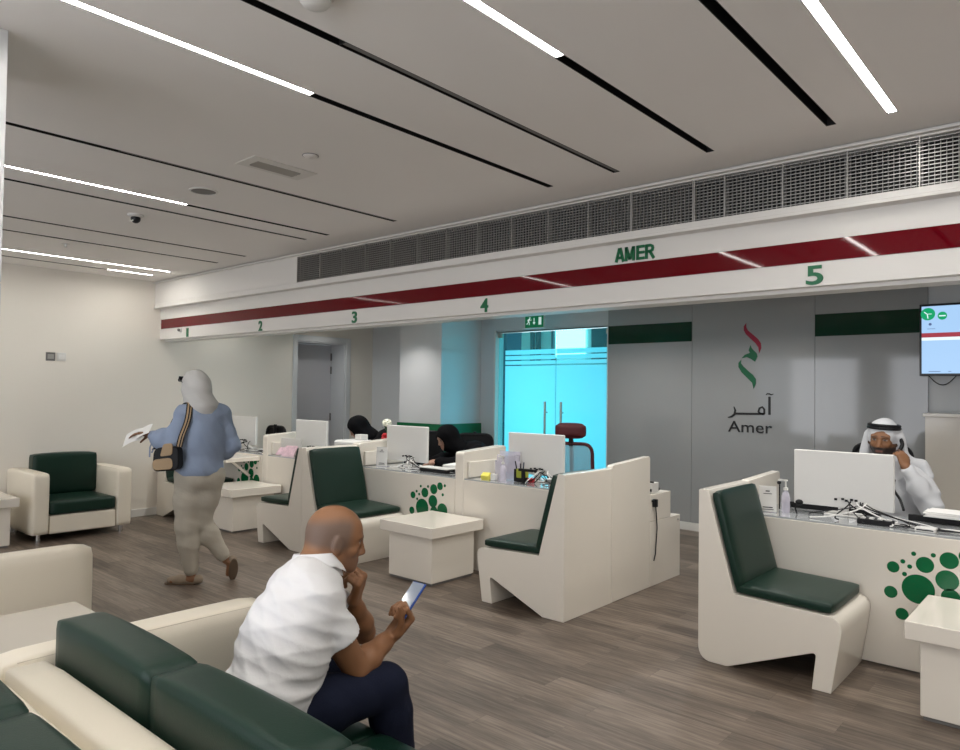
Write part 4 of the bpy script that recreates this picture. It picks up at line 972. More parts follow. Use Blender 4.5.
sheets('paper_stack', -7.55, 4.9, 0.766, 0.3, 0.21, 3, 'white papers on the far left counter', 'papers', 0.3)
low_box('document_scanner', -4.80, -4.46, 4.68, 4.80, 0.764, 0.795, 'black', 'dark flat scanner with silver edge on counter 3 beside the papers', 'scanner', extra=lambda t: part('lid', MB().box(-4.81, -4.45, 4.675, 4.80, 0.796, 0.806), 'plastic_w', t, bevel=0.003))
low_box('card_reader', -0.80, -0.70, 4.60, 4.68, 0.764, 0.786, 'plastic_w', 'small white box among the cables right of the power strip', 'box', extra=lambda t: part('slot', MB().box(-0.79, -0.71, 4.598, 4.601, 0.772, 0.778), 'black', t))
# table cards (their printed squares are left blank)
def card(x, y, label, rz=0.0, s=1.0):
    t = thing('table_card', label, 'sign', (x, y, 0.764), 'white cards standing on the counters')
    h, w_ = 0.165*s, 0.105*s; c0 = Vector((x, y, 0.764)); R_ = Matrix.Rotation(rz, 3, 'Z')
    def W(mb): mb.v = [tuple(c0+R_ @ Vector(v)) for v in mb.v]; return mb
    sh_ = part('sheet', W(MB().obox((0, 0.0, h/2), (w_/2, 0, 0), (0, 0.0015, 0), (0, 0.02*0, h/2))), 'paper', t, bevel=0.001)
    part('foot', W(MB().prism([(-0.004, 0.0), (0.05, 0.0), (-0.001, h*0.8)], 'x', -w_/2, -w_/2+0.003).box(-w_/2, w_/2, -0.002, 0.05, 0, 0.003)), 'acrylic', t)
    for a, z0, z1 in ((0.012, h-0.035, h-0.028), (0.03, 0.028, 0.034), (0.035, 0.016, 0.020), (0.025, h-0.05, h-0.046)):
        part('printed_line', W(MB().box(-a, a, -0.003, -0.0014, z0, z1)), 'ink', sh_, smooth=False)
card(-1.62, 4.66, 'white table card beside the green backrest of the right hand bench', 0.25)
card(-5.33, 4.68, 'white table card on counter 3 left of its monitor', 0.3, 1.15)
# sanitiser bottles
def pump_bottle(x, y, label, h=0.15, r=0.03):
    t = thing('pump_bottle', label, 'bottle', (x, y, 0.764), 'hand sanitiser pump bottles'); z = 0.7645
    bo = part('bottle', MB().lathe((x, y, z), [(r*0.9, 0), (r, 0.01), (r, h*0.62), (r*0.75, h*0.78), (0.012, h*0.85), (0.012, h*0.92)], 20), 'acrylic', t)
    part('pump', MB().lathe((x, y, z), [(0.014, h*0.9), (0.014, h*1.0), (0.005, h*1.02), (0.005, h*1.25), (0.012, h*1.27), (0.012, h*1.33)], 14).box(x-0.045, x, y-0.006, y+0.006, z+h*1.26, z+h*1.33), 'plastic_w', bo)
pump_bottle(-1.535, 4.74, 'clear pump bottle with white nozzle behind the white card on counter 5', 0.155, 0.026)
pump_bottle(-3.79, 4.66, 'clear pump bottle with white nozzle on counter 4 before the leaflet holder', 0.155, 0.03)
t = thing('desk_webcam', 'small black webcam on a bent stalk near the pump bottle of counter 5', 'webcam', (-1.47, 4.74, 0.764))
part('stalk', MB().tube([(-1.46, 4.72, 0.766), (-1.47, 4.72, 0.80), (-1.45, 4.72, 0.83)], 0.005), 'black', t); part('lens_head', MB().ball((-1.445, 4.715, 0.84), 0.018, sc=(1.3, 1, 1)), 'black', t)
t = thing('desk_webcam', 'black webcam head peeking over the white card of counter 5', 'webcam', (-1.60, 4.82, 0.764))
part('stalk', MB().tube([(-1.60, 4.82, 0.766), (-1.60, 4.82, 0.93)], 0.004), 'black', t); part('lens_head', MB().ball((-1.60, 4.81, 0.94), 0.013), 'black', t)
t = thing('bent_stand', 'black bent cable stand in front of the counter 4 monitor', 'stand', (-3.60, 4.62, 0.764))
part('post', MB().box(-3.575, -3.545, 4.63, 4.65, 0.764, 0.87), 'black', t, bevel=0.003); part('arm', MB().box(-3.60, -3.46, 4.625, 4.655, 0.865, 0.885).ball((-3.44, 4.64, 0.875), 0.014), 'black', t)
# counter 4 items
t = thing('leaflet_holder', 'clear violet tinted leaflet holder on counter 4', 'holder', (-3.84, 4.76, 0.764))
part('shell', MB().box(-3.94, -3.72, 4.80, 4.805, 0.766, 1.0).box(-3.94, -3.72, 4.74, 4.743, 0.766, 0.90).box(-3.942, -3.938, 4.74, 4.805, 0.766, 0.92).box(-3.722, -3.718, 4.74, 4.805, 0.766, 0.92), 'acrylic', t)
part('leaflets', MB().box(-3.93, -3.73, 4.75, 4.795, 0.77, 0.97), 'acrylic', t)
t = thing('sticky_note_pad', 'small yellow note pad at the left end of counter 4', 'note pad', (-3.95, 4.64, 0.764))
part('pad', MB().obox((-3.955, 4.64, 0.79), (0.035, 0.01, 0), (-0.01, 0.03, 0.012), (0, -0.008, 0.02)), 'yellow', t, bevel=0.004)
part('back_sheet', MB().obox((-3.955, 4.65, 0.772), (0.04, 0.01, 0), (-0.01, 0.035, 0), (0, 0, 0.004)), 'yellow', t)
o = low_box('small_box', -3.90, -3.855, 4.63, 4.67, 0.764, 0.815, 'paper', 'tiny white box beside the yellow note pad on counter 4', 'box')
t = thing('pen_cup', 'dark cup with yellow green side holding pens on counter 4', 'pen cup', (-3.64, 4.72, 0.764))
part('cup', MB().box(-3.70, -3.60, 4.69, 4.76, 0.766, 0.87), 'black', t, bevel=0.006); part('label_side', MB().box(-3.67, -3.598, 4.687, 4.763, 0.80, 0.872), 'yelgreen', t, bevel=0.003)
for dx, dz, mm in ((-0.03, 0.06, 'black'), (0.0, 0.045, 'black'), (0.02, 0.055, 'bluebin')):
    o = part('pen', MB().cyl((-3.65+dx, 4.725, 0.80), (-3.66+dx*1.8, 4.73, 0.87+dz), 0.005), mm, None, (-3.65+dx, 4.725, 0.80))
    put_props(o, {-0.03: 'leftmost black pen leaning out of the dark cup', 0.0: 'middle black pen leaning out of the dark cup', 0.02: 'navy pen at the right side of the dark cup'}[dx], 'pen', 'pens in the cup')
o = low_box('red_stapler', -3.59, -3.53, 4.73, 4.76, 0.764, 0.80, 'redpetal', 'little red item right of the pen cup', 'stapler')
# white tray on top of partition E and leaflets
t = thing('leaflet_display', 'pink and grey printed leaflets against the partition of counter 2', 'leaflets', (-6.95, 4.7, 0.764))
part('backing', MB().box(-7.08, -6.70, 4.70, 4.71, 0.766, 0.955), 'plastic_w', t, bevel=0.003)
part('leaflet', MB().obox((-6.83, 4.65, 0.82), (0.08, 0.02, 0), (0, 0.004, 0.0), (0, 0.03, 0.055)), 'pink', t); part('leaflet', MB().obox((-6.97, 4.65, 0.81), (0.05, 0.03, 0), (0, 0.004, 0.0), (0, 0.03, 0.04)), 'pink', t)
low_box('white_printer', -6.26, -5.80, 4.80, 5.10, 0.766, 0.97, 'plastic_w', 'low white printer in front of the farther woman in black', 'printer', 0.03, extra=lambda t: part('paper_feed', MB().box(-6.08, -5.98, 4.95, 5.05, 0.97, 1.03), 'plastic_w', t, bevel=0.006))
# vase with flowers
t = thing('flower_vase', 'vase with one white bloom and red petals left of the counter 3 monitor', 'flowers', (-5.70, 5.065, 0.764))
part('vase', MB().lathe((-5.71, 5.06, 0.985), [(0.03, -0.22), (0.034, -0.15), (0.022, -0.05), (0.03, 0.0)], 18), 'clear', t)
part('stem', MB().tube([(-5.71, 5.06, 0.78), (-5.705, 5.065, 1.0), (-5.697, 5.065, 1.13)], 0.004), 'leaf', t)
m_ = MB()
for i in range(26):
    a = i*2.399; h = 1-2*(i+0.5)/26; rr = math.sqrt(1-h*h); m_.ball((-5.697+0.035*rr*math.cos(a), 5.065+0.035*rr*math.sin(a), 1.165+0.030*h), 0.019, 8, (1, 1, 0.7))
part('white_bloom', m_, 'petal', t)
m_ = MB()
for i in range(12): m_.ball((-5.71+0.022*math.cos(i*2.4), 5.055+0.022*math.sin(i*2.4), 1.02+0.02*math.cos(i*5)), 0.020, 8)
part('red_bloom', m_, 'redpetal', t)
m_ = MB()
for i in range(5): a = i*1.3; m_.obox((-5.705+0.03*math.cos(a), 5.065+0.03*math.sin(a), 1.08+0.01*i), (0.02*math.cos(a), 0.02*math.sin(a), 0.012), (-0.008*math.sin(a), 0.008*math.cos(a), 0), (0, 0, 0.001))
part('leaves', m_, 'leaf', t)
# ------------------------------------------------------------------ people
def V3(*a): return np.array(a, float)
def lerp(a, b, t): return np.array(a, float)*(1-t)+np.array(b, float)*t
SK = np.array((0.25, 0.115, 0.052)); SK2 = np.array((0.36, 0.21, 0.145))

def face_paint(vs, c, A, s, skin, brow=0.7, beard=0.0, stubble=0.0, lips=(0.30, 0.11, 0.085), hair=(0.05, 0.035, 0.03)):
    col = np.tile(np.array(skin), (len(vs), 1)); L = (vs-np.array(c))@A.T/s; f, l, u = L[:, 0], L[:, 1], L[:, 2]
    near = (np.linalg.norm(L, axis=1) < 0.16) & (u > -0.115)
    def mix(mask, tgt, k):
        kk = (np.clip(mask, 0, 1)*k)[:, None]; col[:] = col*(1-kk)+np.array(tgt)*kk
    al = np.abs(l)
    if stubble:
        m = near*np.clip((0.055-f)/0.03, 0, 1)*np.clip((u+0.05)/0.03, 0, 1)*np.clip((0.092-u-0.25*np.clip(-f, 0, 1))/0.035, 0, 1)
        mix(m, (0.12, 0.085, 0.068), stubble)
    if beard:
        m = near*np.clip((-0.045-u)/0.012, 0, 1)*np.clip((f-0.0)/0.02, 0, 1); mix(m, hair, beard)
        m = near*(f > 0.07)*np.clip(1-np.abs(u+0.058)/0.008, 0, 1)*(al < 0.032); mix(m, hair, beard)
        m = near*np.clip(1-np.abs(f-0.012)/0.016, 0, 1)*(u < 0.0)*(u > -0.08)*(al > 0.045); mix(m, hair, beard*0.9)
    m = near*(f > 0.055)*np.clip(1-np.abs(u-0.0195-0.004*np.sin(al*90))/0.0055, 0, 1)*(al > 0.010)*(al < 0.052); mix(m, hair, brow)
    m = near*(f > 0.075)*np.clip(1-np.abs(u+0.0735)/0.009, 0, 1)*np.clip((0.024-al)/0.006, 0, 1); mix(m, lips, 0.8)
    ee = near*(np.hypot(al-0.031, u+0.002) < 0.0125)*(np.abs(f-0.083) < 0.010); mix(ee*(np.abs(u+0.001) < 0.005), (0.30, 0.27, 0.25), 0.9)
    mix(ee*(np.hypot(al-0.031, u+0.001) < 0.0062), (0.015, 0.01, 0.008), 1.0); mix(ee*(np.abs(u-0.0065) < 0.0022), hair, 0.9)
    return col

def torso(F_, pel, wai, che, sl, sr, Ax, g=0.0, k=0.06, w=(0.165, 0.15, 0.165), dpt=(0.115, 0.105, 0.115), shr=0.055):
    pel, wai, che, sl, sr = map(lambda q: np.array(q, float), (pel, wai, che, sl, sr))
    A1 = frame(Ax, wai-pel); A2 = frame(Ax, che-wai)
    F_.ell(pel, A1, (dpt[0], w[0], 0.115), k, g=g); F_.ell(wai, A1, (dpt[1], w[1], 0.14), k, g=g)
    F_.ell(lerp(wai, che, 0.5), A2, (dpt[1]+0.003, w[1]+0.003, 0.12), k, g=g); F_.ell(che, A2, (dpt[2], w[2], 0.13), k, g=g)
    F_.cap(sl, lerp(sl, sr, 0.3), shr, shr+0.012, k, g=g); F_.cap(sr, lerp(sr, sl, 0.3), shr, shr+0.012, k, g=g); F_.cap(lerp(sl, sr, 0.3), lerp(sr, sl, 0.3), shr+0.012, None, k, g=g)
def limb(F_, pts, rs, g=0.0, k=0.02):
    for a, b, ra, rb in zip(pts[:-1], pts[1:], rs[:-1], rs[1:]): F_.cap(a, b, ra, rb, k, g=g)
def shoe(F_, an, toe, s=1.0, k=0.015):
    an = np.array(an, float); toe = np.array(toe, float); d = toe-an; d /= np.linalg.norm(d)
    F_.cap(an-d*0.035*s+V3(0, 0, -0.0), lerp(an, toe, 0.6), 0.034*s, 0.036*s, k); F_.cap(lerp(an, toe, 0.6), toe, 0.036*s, 0.026*s, k)

# ---------------- man in the white shirt on the sofa
J = dict(pel=(-1.965, 1.250, 0.50), wai=(-1.970, 1.330, 0.655), che=(-2.005, 1.430, 0.80), nck=(-2.020, 1.512, 0.905), hd=(-2.008, 1.562, 0.992),
         shR=(-1.895, 1.405, 0.828), elR=(-1.868, 1.545, 0.580), wrR=(-1.896, 1.722, 0.642), shL=(-2.175, 1.530, 0.825), elL=(-2.125, 1.790, 0.585), wrL=(-2.070, 1.695, 0.735),
         hipR=(-1.935, 1.225, 0.485), kR=(-1.835, 1.655, 0.505), anR=(-1.815, 1.700, 0.11), hipL=(-2.13, 1.235, 0.485), kL=(-2.19, 1.70, 0.50), anL=(-2.18, 1.74, 0.11))
J = {k: V3(*v) for k, v in J.items()}
t = thing('person', 'person in a white short sleeved shirt sitting on the sofa with a phone', 'person', (-2.0, 1.3, 0))
FT = V3(0.50, 0.866, 0.0); AH = frame((0.47, 0.86, -0.20), (0.10, 0.19, 1.0))
B = Field((-2.40, 0.98, 0.0), (-1.60, 2.02, 1.16), 0.0055)
hp = head(B, J['hd'], AH, 0.935, nose=1.02)
B.cap(hp(-0.030, 0, -0.045), J['nck']+V3(-0.01, -0.01, -0.02), 0.056, 0.062, 0.03)
B.cap(hp(-0.045, 0, -0.03), J['nck']+V3(-0.015, -0.035, -0.03), 0.046, 0.055, 0.03)
torso(B, J['pel'], J['wai'], J['che'], J['shL'], J['shR'], FT, g=-0.006)
for s_ in 'RL':
    el, wr = J['el'+s_], J['wr'+s_]
    limb(B, [J['sh'+s_], lerp(J['sh'+s_], el, 0.5), el+V3(0, 0, 0.0)], [0.052, 0.050, 0.042], k=0.015)
    limb(B, [el, lerp(el, wr, 0.3), lerp(el, wr, 0.75), wr], [0.041, 0.046, 0.031, 0.026], k=0.015)
    limb(B, [J['hip'+s_], lerp(J['hip'+s_], J['k'+s_], 0.5), J['k'+s_], lerp(J['k'+s_], J['an'+s_], 0.35), J['an'+s_]], [0.075, 0.066, 0.05, 0.05, 0.033])
    B.cap(J['an'+s_]+V3(0, 0.0, -0.04), J['an'+s_]+V3(0.05, 0.15, -0.06), 0.032, 0.025)
# right hand holds the phone, left fist under the chin
PH_C = V3(-1.862, 1.775, 0.762); PH_U = V3(0.047, 0.69, 0.72); PH_U /= np.linalg.norm(PH_U); PH_N = V3(-0.085, -0.71, 0.70); PH_N -= (PH_N@PH_U)*PH_U; PH_N /= np.linalg.norm(PH_N); PH_W = np.cross(PH_U, PH_N)
hand(B, J['wrR'], V3(0.030, 0.040, 0.060), PH_N, -1, [(1.15, 1.35, 0.8), (1.2, 1.4, 0.8), (1.25, 1.4, 0.8), (1.3, 1.4, 0.8)], 1.10, thumb=(0.85, 0.2, 0.5), tcurl=0.25)
hand(B, J['wrL'], V3(0.45, -0.05, 0.9), V3(-0.75, -0.55, 0.45), 1, [(1.3, 1.5, 0.9), (1.25, 1.5, 0.9), (1.2, 1.5, 0.9), (1.15, 1.5, 0.9)], 1.12, thumb=(0.8, 0.35, 0.5), tcurl=0.4)
def pm(vs):
    c_ = face_paint(vs, J['hd'], AH, 0.935, SK, brow=0.8, stubble=0.8, beard=0.0)
    L = (vs-J['hd'])@AH.T/0.935; m = np.clip((-0.03-L[:, 2])/0.03, 0, 1)*np.clip((L[:, 0]-0.01)/0.03, 0, 1)*(np.linalg.norm(L, axis=1) < 0.15)*(L[:, 2] > -0.12)
    c_ = c_*(1-0.38*m[:, None])+0.38*m[:, None]*np.array((0.16, 0.10, 0.08)); return c_
field_obj('body', B, 'skin', t, pm, 2)
S = Field((-2.44, 0.98, 0.42), (-1.66, 1.80, 1.02), 0.005)
torso(S, J['pel']+V3(0, 0, 0.03), J['wai'], J['che'], J['shL'], J['shR'], FT, g=0.016, k=0.06, w=(0.168, 0.160, 0.155), dpt=(0.135, 0.132, 0.110), shr=0.048)
for s_, tt in (('R', 0.56), ('L', 0.56)):
    e_ = lerp(J['sh'+s_], J['el'+s_], tt); S.cap(J['sh'+s_], e_, 0.066, 0.077, 0.014)
S.folds([(20, 12, 66, 0.3, 0.5), (-24, 16, 80, 1.9, 0.45), (52, -32, 34, 3.1, 0.25), (10, 40, 130, 0.8, 0.35), (75, 40, 90, 0.2, 0.25)], -0.0046)
for s_, tt in (('R', 0.54), ('L', 0.54)):   # sleeve hems
    e_ = lerp(J['sh'+s_], J['el'+s_], tt); d_ = J['el'+s_]-J['sh'+s_]; d_ /= np.linalg.norm(d_)
    sl, P = S.block(e_-0.11, e_+0.11)
    dd = ((P[0]-e_[0])*d_[0]+(P[1]-e_[1])*d_[1]+(P[2]-e_[2])*d_[2]); rr = np.sqrt((P[0]-e_[0]-dd*d_[0])**2+(P[1]-e_[1]-dd*d_[1])**2+(P[2]-e_[2]-dd*d_[2])**2)
    S.V[sl] = np.where(rr < 0.088, np.maximum(S.V[sl], dd), S.V[sl]).astype(np.float32)
S.cap(hp(-0.035, 0, -0.03), J['nck']+V3(0.005, 0.0, -0.03), 0.070, 0.078, 0.004, 'sub')
S.cut(J['pel']+V3(0, 0, -0.065), V3(0.0, -0.12, -1.0)/1.0072)
shirt = field_obj('shirt', S, 'shirt', t, None, 1)
# collar: a folded band round the neck
mb = MB(); n = 36; cc = J['nck']+V3(-0.010, -0.012, 0.012); up = V3(0.06, 0.42, 0.9); up /= np.linalg.norm(up); AC = frame(FT, up)
for r_, h_ in ((0.088, -0.030), (0.080, 0.006), (0.076, 0.024), (0.081, 0.027), (0.098, -0.016)):
    for i in range(n):
        a = 2*PI*i/n; gap = max(0, math.cos(a)-0.5)*0.05
        q = cc+AC[0]*(r_*0.98*math.cos(a))+AC[1]*(r_*1.06*math.sin(a))+AC[2]*(h_-gap); mb.v.append(tuple(q))
for j in range(4):
    for i in range(n): mb.f.append((j*n+i, j*n+(i+1) % n, (j+1)*n+(i+1) % n, (j+1)*n+i)); mb.m.append(0)
part('collar', mb, 'shirt', shirt, ang=80)
T_ = Field((-2.40, 1.02, 0.05), (-1.66, 1.90, 0.70), 0.006)
T_.ell(J['pel']+V3(0, 0.01, -0.01), frame(FT, (0, 0, 1)), (0.13, 0.18, 0.11), 0.04)
for s_ in 'RL':
    h_, k_, a_ = J['hip'+s_], J['k'+s_], J['an'+s_]
    limb(T_, [h_, lerp(h_, k_, 0.5), k_+V3(0, -0.01, 0), lerp(k_, a_, 0.25), a_], [0.098, 0.086, 0.070, 0.071, 0.058], k=0.03)
T_.folds([(40, 18, 22, 0.5, 0.5), (-12, 55, 30, 2.0, 0.4), (60, -10, 70, 1.0, 0.25)], 0.0035)
T_.cut((0, 0, 0.13), (0, 0, -1)); field_obj('trousers', T_, 'navy', t, None, 1)
for s_ in 'RL':
    Z = Field(J['an'+s_]+V3(-0.12, -0.12, -0.12), J['an'+s_]+V3(0.18, 0.28, 0.03), 0.006)
    a_ = J['an'+s_]; shoe(Z, (a_[0], a_[1], 0.045), (a_[0]+0.06, a_[1]+0.19, 0.032), 1.05); Z.cut((0, 0, 0.004), (0, 0, -1)); field_obj('shoe', Z, 'black', t)
# his phone
t = thing('mobile_phone', 'blue mobile phone held upright by the man in the white shirt', 'phone', tuple(PH_C-PH_U*0.07))
case = part('case', MB().obox(PH_C, PH_W*0.034, PH_U*0.070, PH_N*0.0045), 'phoneblue', t, bevel=0.003)
part('screen', MB().obox(PH_C+PH_N*0.0055, PH_W*0.031, PH_U*0.066, PH_N*0.0006), 'phoneglass', t)
part('camera_bump', MB().obox(PH_C-PH_N*0.0055-PH_W*0.018+PH_U*0.05, PH_W*0.012, PH_U*0.018, PH_N*0.0015), 'bezel', case)

# ---------------- woman walking with a bag
J = dict(pel=(-5.315, 2.795, 0.86), wai=(-5.285, 2.815, 1.04), che=(-5.280, 2.800, 1.22), nck=(-5.290, 2.785, 1.385), hd=(-5.335, 2.750, 1.520),
         shL=(-5.300, 2.650, 1.31), elL=(-5.325, 2.590, 1.075), wrL=(-5.465, 2.475, 1.150), shR=(-5.235, 2.935, 1.31), elR=(-5.205, 3.010, 1.06), wrR=(-5.33, 2.98, 0.95),
         hipL=(-5.345, 2.735, 0.83), kL=(-5.325, 2.715, 0.44), anL=(-5.292, 2.738, 0.085), hipR=(-5.275, 2.865, 0.83), kR=(-5.330, 2.815, 0.47), anR=(-5.215, 2.985, 0.155))
J = {k: V3(*v) for k, v in J.items()}
t = thing('person', 'person in a pale blue blouse, grey headscarf and beige trousers walking with papers', 'person', (-5.3, 2.8, 0))
FW = V3(-0.98, -0.10, 0); FW /= np.linalg.norm(FW); AH = frame((-0.97, -0.22, -0.22), (-0.12, 0, 1))
B = Field((-5.75, 2.30, 0.0), (-4.98, 3.22, 1.70), 0.0075)
hp = head(B, J['hd'], AH, 0.96)
B.cap(hp(-0.03, 0, -0.05), J['nck']+V3(0, 0, -0.03), 0.05, 0.055, 0.03)
torso(B, J['pel'], J['wai'], J['che'], J['shL'], J['shR'], FW, g=-0.01, w=(0.16, 0.13, 0.14), dpt=(0.11, 0.09, 0.10), shr=0.045)
for s_ in 'RL':
    el, wr = J['el'+s_], J['wr'+s_]
    limb(B, [J['sh'+s_], el], [0.043, 0.036], k=0.015); limb(B, [el, lerp(el, wr, 0.3), wr], [0.036, 0.036, 0.024], k=0.015)
    limb(B, [J['hip'+s_], J['k'+s_], lerp(J['k'+s_], J['an'+s_], 0.35), J['an'+s_]], [0.08, 0.052, 0.048, 0.032])
B.cap(J['anL']+V3(0.02, 0.01, -0.045), J['anL']+V3(-0.11, -0.10, -0.06), 0.030, 0.022); B.cap(J['anR']+V3(0.03, 0.02, -0.02), J['anR']+V3(0.0, 0.02, -0.11), 0.028, 0.022)
hand(B, J['wrL'], V3(-0.75, -0.62, 0.0), V3(0.2, -0.2, -0.9), 1, [(0.25, 0.35, 0.2)]*4, 0.9, thumb=(0.8, 0.35, 0.5), tcurl=0.1)
hand(B, J['wrR'], V3(-0.6, -0.2, -0.7), V3(-0.6, -0.2, 0.6), 1, [(0.4, 0.5, 0.3)]*4, 0.85)
field_obj('body', B, 'skin', t, lambda v: face_paint(v, J['hd'], AH, 0.96, SK*0.85), 1)
S = Field((-5.75, 2.36, 0.74), (-4.98, 3.22, 1.45), 0.0065)
torso(S, J['pel']+V3(0.01, 0, 0.02), J['wai'], J['che'], J['shL'], J['shR'], FW, g=0.022, k=0.06, w=(0.165, 0.150, 0.14), dpt=(0.135, 0.118, 0.115), shr=0.040)
for s_ in 'LR':
    el, wr = J['el'+s_], J['wr'+s_]
    q_ = 1.0 if s_ == 'L' else 0.74; limb(S, [J['sh'+s_], lerp(J['sh'+s_], el, 0.6), el+V3(0, 0, -0.01)], [0.058, 0.070*q_, 0.082*q_], k=0.03); limb(S, [el, lerp(el, wr, 0.45), lerp(el, wr, 0.88)], [0.082*q_, 0.084*q_, 0.036], k=0.03)
S.folds([(40, 30, 20, 0.5, 0.5), (-20, 50, 55, 2.0, 0.4), (70, -10, 40, 1.0, 0.25)], -0.0045)
S.cut((0, 0, 0.835), (0, 0, -1)); blouse = field_obj('blouse', S, 'blouse', t, None, 1)
mb = MB(); a = lerp(J['elL'], J['wrL'], 0.85)
mb.cur = 0; mb.tube([a+V3(0, 0, -0.03), a+V3(-0.01, -0.02, -0.09), a+V3(0.01, -0.03, -0.16)], 0.006, 6).tube([a+V3(0.01, 0, -0.03), a+V3(0.02, 0.0, -0.08), a+V3(0.0, -0.01, -0.13)], 0.006, 6)
part('sleeve_tie', mb, 'blouse', blouse)
T_ = Field((-5.62, 2.50, 0.05), (-5.02, 3.15, 0.95), 0.007)
T_.ell(J['pel']+V3(0, 0, -0.015), frame(FW, (0, 0, 1)), (0.135, 0.175, 0.13), 0.04); T_.ell(J['pel']+V3(0.045, 0.01, -0.06), frame(FW, (0, 0, 1)), (0.11, 0.155, 0.10), 0.04)
for s_ in 'LR':
    h_, k_, a_ = J['hip'+s_], J['k'+s_], J['an'+s_]
    e_ = lerp(k_, a_, 0.92 if s_ == 'L' else 0.86); limb(T_, [h_, lerp(h_, k_, 0.5), k_, lerp(k_, e_, 0.4), e_], [0.112, 0.105, 0.086, 0.076, 0.054], k=0.04)
T_.folds([(30, 18, 70, 0.5, 0.5), (-22, 35, 95, 2.0, 0.4)], -0.0020)
field_obj('trousers', T_, 'linen', t, None, 1)
H = Field((-5.60, 2.48, 1.20), (-5.02, 3.05, 1.70), 0.006)
H.ell(hp(-0.018, 0, 0.022), AH, (0.112, 0.092, 0.104), 0.02); H.ell(hp(-0.075, 0, -0.02), AH, (0.075, 0.075, 0.085), 0.04); H.ell(hp(0.02, 0, -0.06), AH, (0.085, 0.082, 0.085), 0.04)
H.cap(hp(-0.04, 0, -0.06), J['nck']+V3(0.02, 0, -0.025), 0.088, 0.120, 0.04); H.cap(J['nck']+V3(-0.03, -0.05, 0.0), J['nck']+V3(-0.09, -0.11, -0.10), 0.06, 0.04, 0.03); H.cap(J['nck']+V3(0.03, 0.0, 0.01), J['nck']+V3(0.06, 0.02, -0.05), 0.08, 0.06, 0.03)
H.ell(hp(0.115, 0, -0.02), AH, (0.055, 0.052, 0.075), 0.01, 'sub')
H.folds([(50, 20, 60, 0.5, 0.5), (-30, 60, 70, 2.0, 0.4)], -0.005); field_obj('headscarf', H, 'scarf', t, None, 1)
m_ = MB()
for l in (-0.035, 0.035):
    q = hp(0.095, l, 0.075); m_.obox(q, AH[0]*0.006+AH[2]*0.004, AH[1]*0.026, (AH[2]-AH[0]*0.5)*0.018)
m_.tube([hp(0.095, -0.07, 0.07), hp(0.02, -0.095, 0.03)], 0.004, 6).tube([hp(0.095, 0.07, 0.07), hp(0.02, 0.095, 0.03)], 0.004, 6)
part('sunglasses', m_, 'black', t, bevel=0.002)
Z = Field((-5.50, 2.52, 0.0), (-5.15, 2.85, 0.14), 0.005); shoe(Z, (-5.275, 2.755, 0.036), (-5.415, 2.635, 0.028), 0.98); Z.cap((-5.285, 2.745, 0.11), (-5.285, 2.745, 0.2), 0.030, 0.05, 0.01, 'sub'); Z.cut((0, 0, 0.004), (0, 0, -1)); sho = field_obj('shoe', Z, 'shoe', t)
part('sole', MB().prism(rounded([(-5.25, 2.745), (-5.285, 2.79), (-5.43, 2.665), (-5.46, 2.61), (-5.42, 2.595), (-5.38, 2.61)], 0.02), 'z', 0.0, 0.010), 'sole', sho)
heel = V3(-5.165, 3.02, 0.155); toe = V3(-5.205, 3.035, 0.025)
Z = Field((-5.33, 2.88, -0.03), (-5.05, 3.16, 0.26), 0.005); Z.cap(heel+V3(-0.02, 0, 0), lerp(heel, toe, 0.6)+V3(-0.015, 0, 0), 0.034, 0.034); Z.cap(lerp(heel, toe, 0.6)+V3(-0.015, 0, 0), toe, 0.034, 0.022); sho = field_obj('shoe', Z, 'shoe', t)
dd = toe-heel; nn_ = np.cross(dd, (0.5, 1, 0)); nn_ /= np.linalg.norm(nn_); nn_ = -nn_ if nn_[0] < 0 else nn_; sd = np.cross(dd/np.linalg.norm(dd), nn_)
Z = Field((-5.35, 2.86, -0.05), (-5.00, 3.18, 0.28), 0.004); Z.ell((heel+toe)/2+nn_*0.022, np.array([dd/np.linalg.norm(dd), sd/np.linalg.norm(sd), nn_]), (0.098, 0.036, 0.011)); field_obj('sole', Z, 'sole', sho)
# bag on her shoulder, papers in her hand
BC = V3(-5.295, 2.535, 0.975); bu = V3(0.0, 0.0, 1.0); bw = V3(0.80, 0.56, 0.16); bw /= np.linalg.norm(bw); bn = np.cross(bw, bu); bn /= np.linalg.norm(bn); bu = np.cross(bn, bw)
t = thing('shoulder_bag', 'black and tan shoulder bag with striped strap hanging on the walking woman', 'bag', tuple(BC-bu*0.1))
def bagpt(a, b, c=0): return tuple(BC+bw*a+bu*b+bn*c)
def slab(out, c0, c1):
    n = len(out); mb = MB(); mb._add([bagpt(a, b, c0) for a, b in out]+[bagpt(a, b, c1) for a, b in out], [tuple(range(n)), tuple(range(n, 2*n))[::-1]]+[(i, n+i, n+(i+1) % n, (i+1) % n) for i in range(n)]); return mb
so = -1 if bn@V3(-0.657, 0.754, 0) > 0 else 1
bagb = part('body', slab(rounded([(-0.118, -0.085), (0.095, -0.10), (0.115, 0.08), (-0.08, 0.09)], 0.05), -0.038, 0.038), 'black', t, bevel=0.012)
part('front_panel', slab(rounded([(-0.105, -0.075), (0.052, -0.085), (0.058, 0.0), (-0.098, 0.005)], 0.035), so*0.038, so*0.044), 'tan', bagb, bevel=0.003)
part('flap', slab(rounded([(-0.035, 0.020), (0.060, 0.018), (0.078, 0.105), (0.005, 0.11)], 0.02), so*0.038, so*0.045), 'tan', bagb, bevel=0.003)
strap = [bagpt(0.10, 0.07), (-5.215, 2.60, 1.14), (-5.205, 2.635, 1.25), (-5.225, 2.66, 1.34), (-5.27, 2.68, 1.39), (-5.33, 2.66, 1.355), (-5.36, 2.60, 1.22), (-5.37, 2.56, 1.10), bagpt(-0.09, 0.08)]
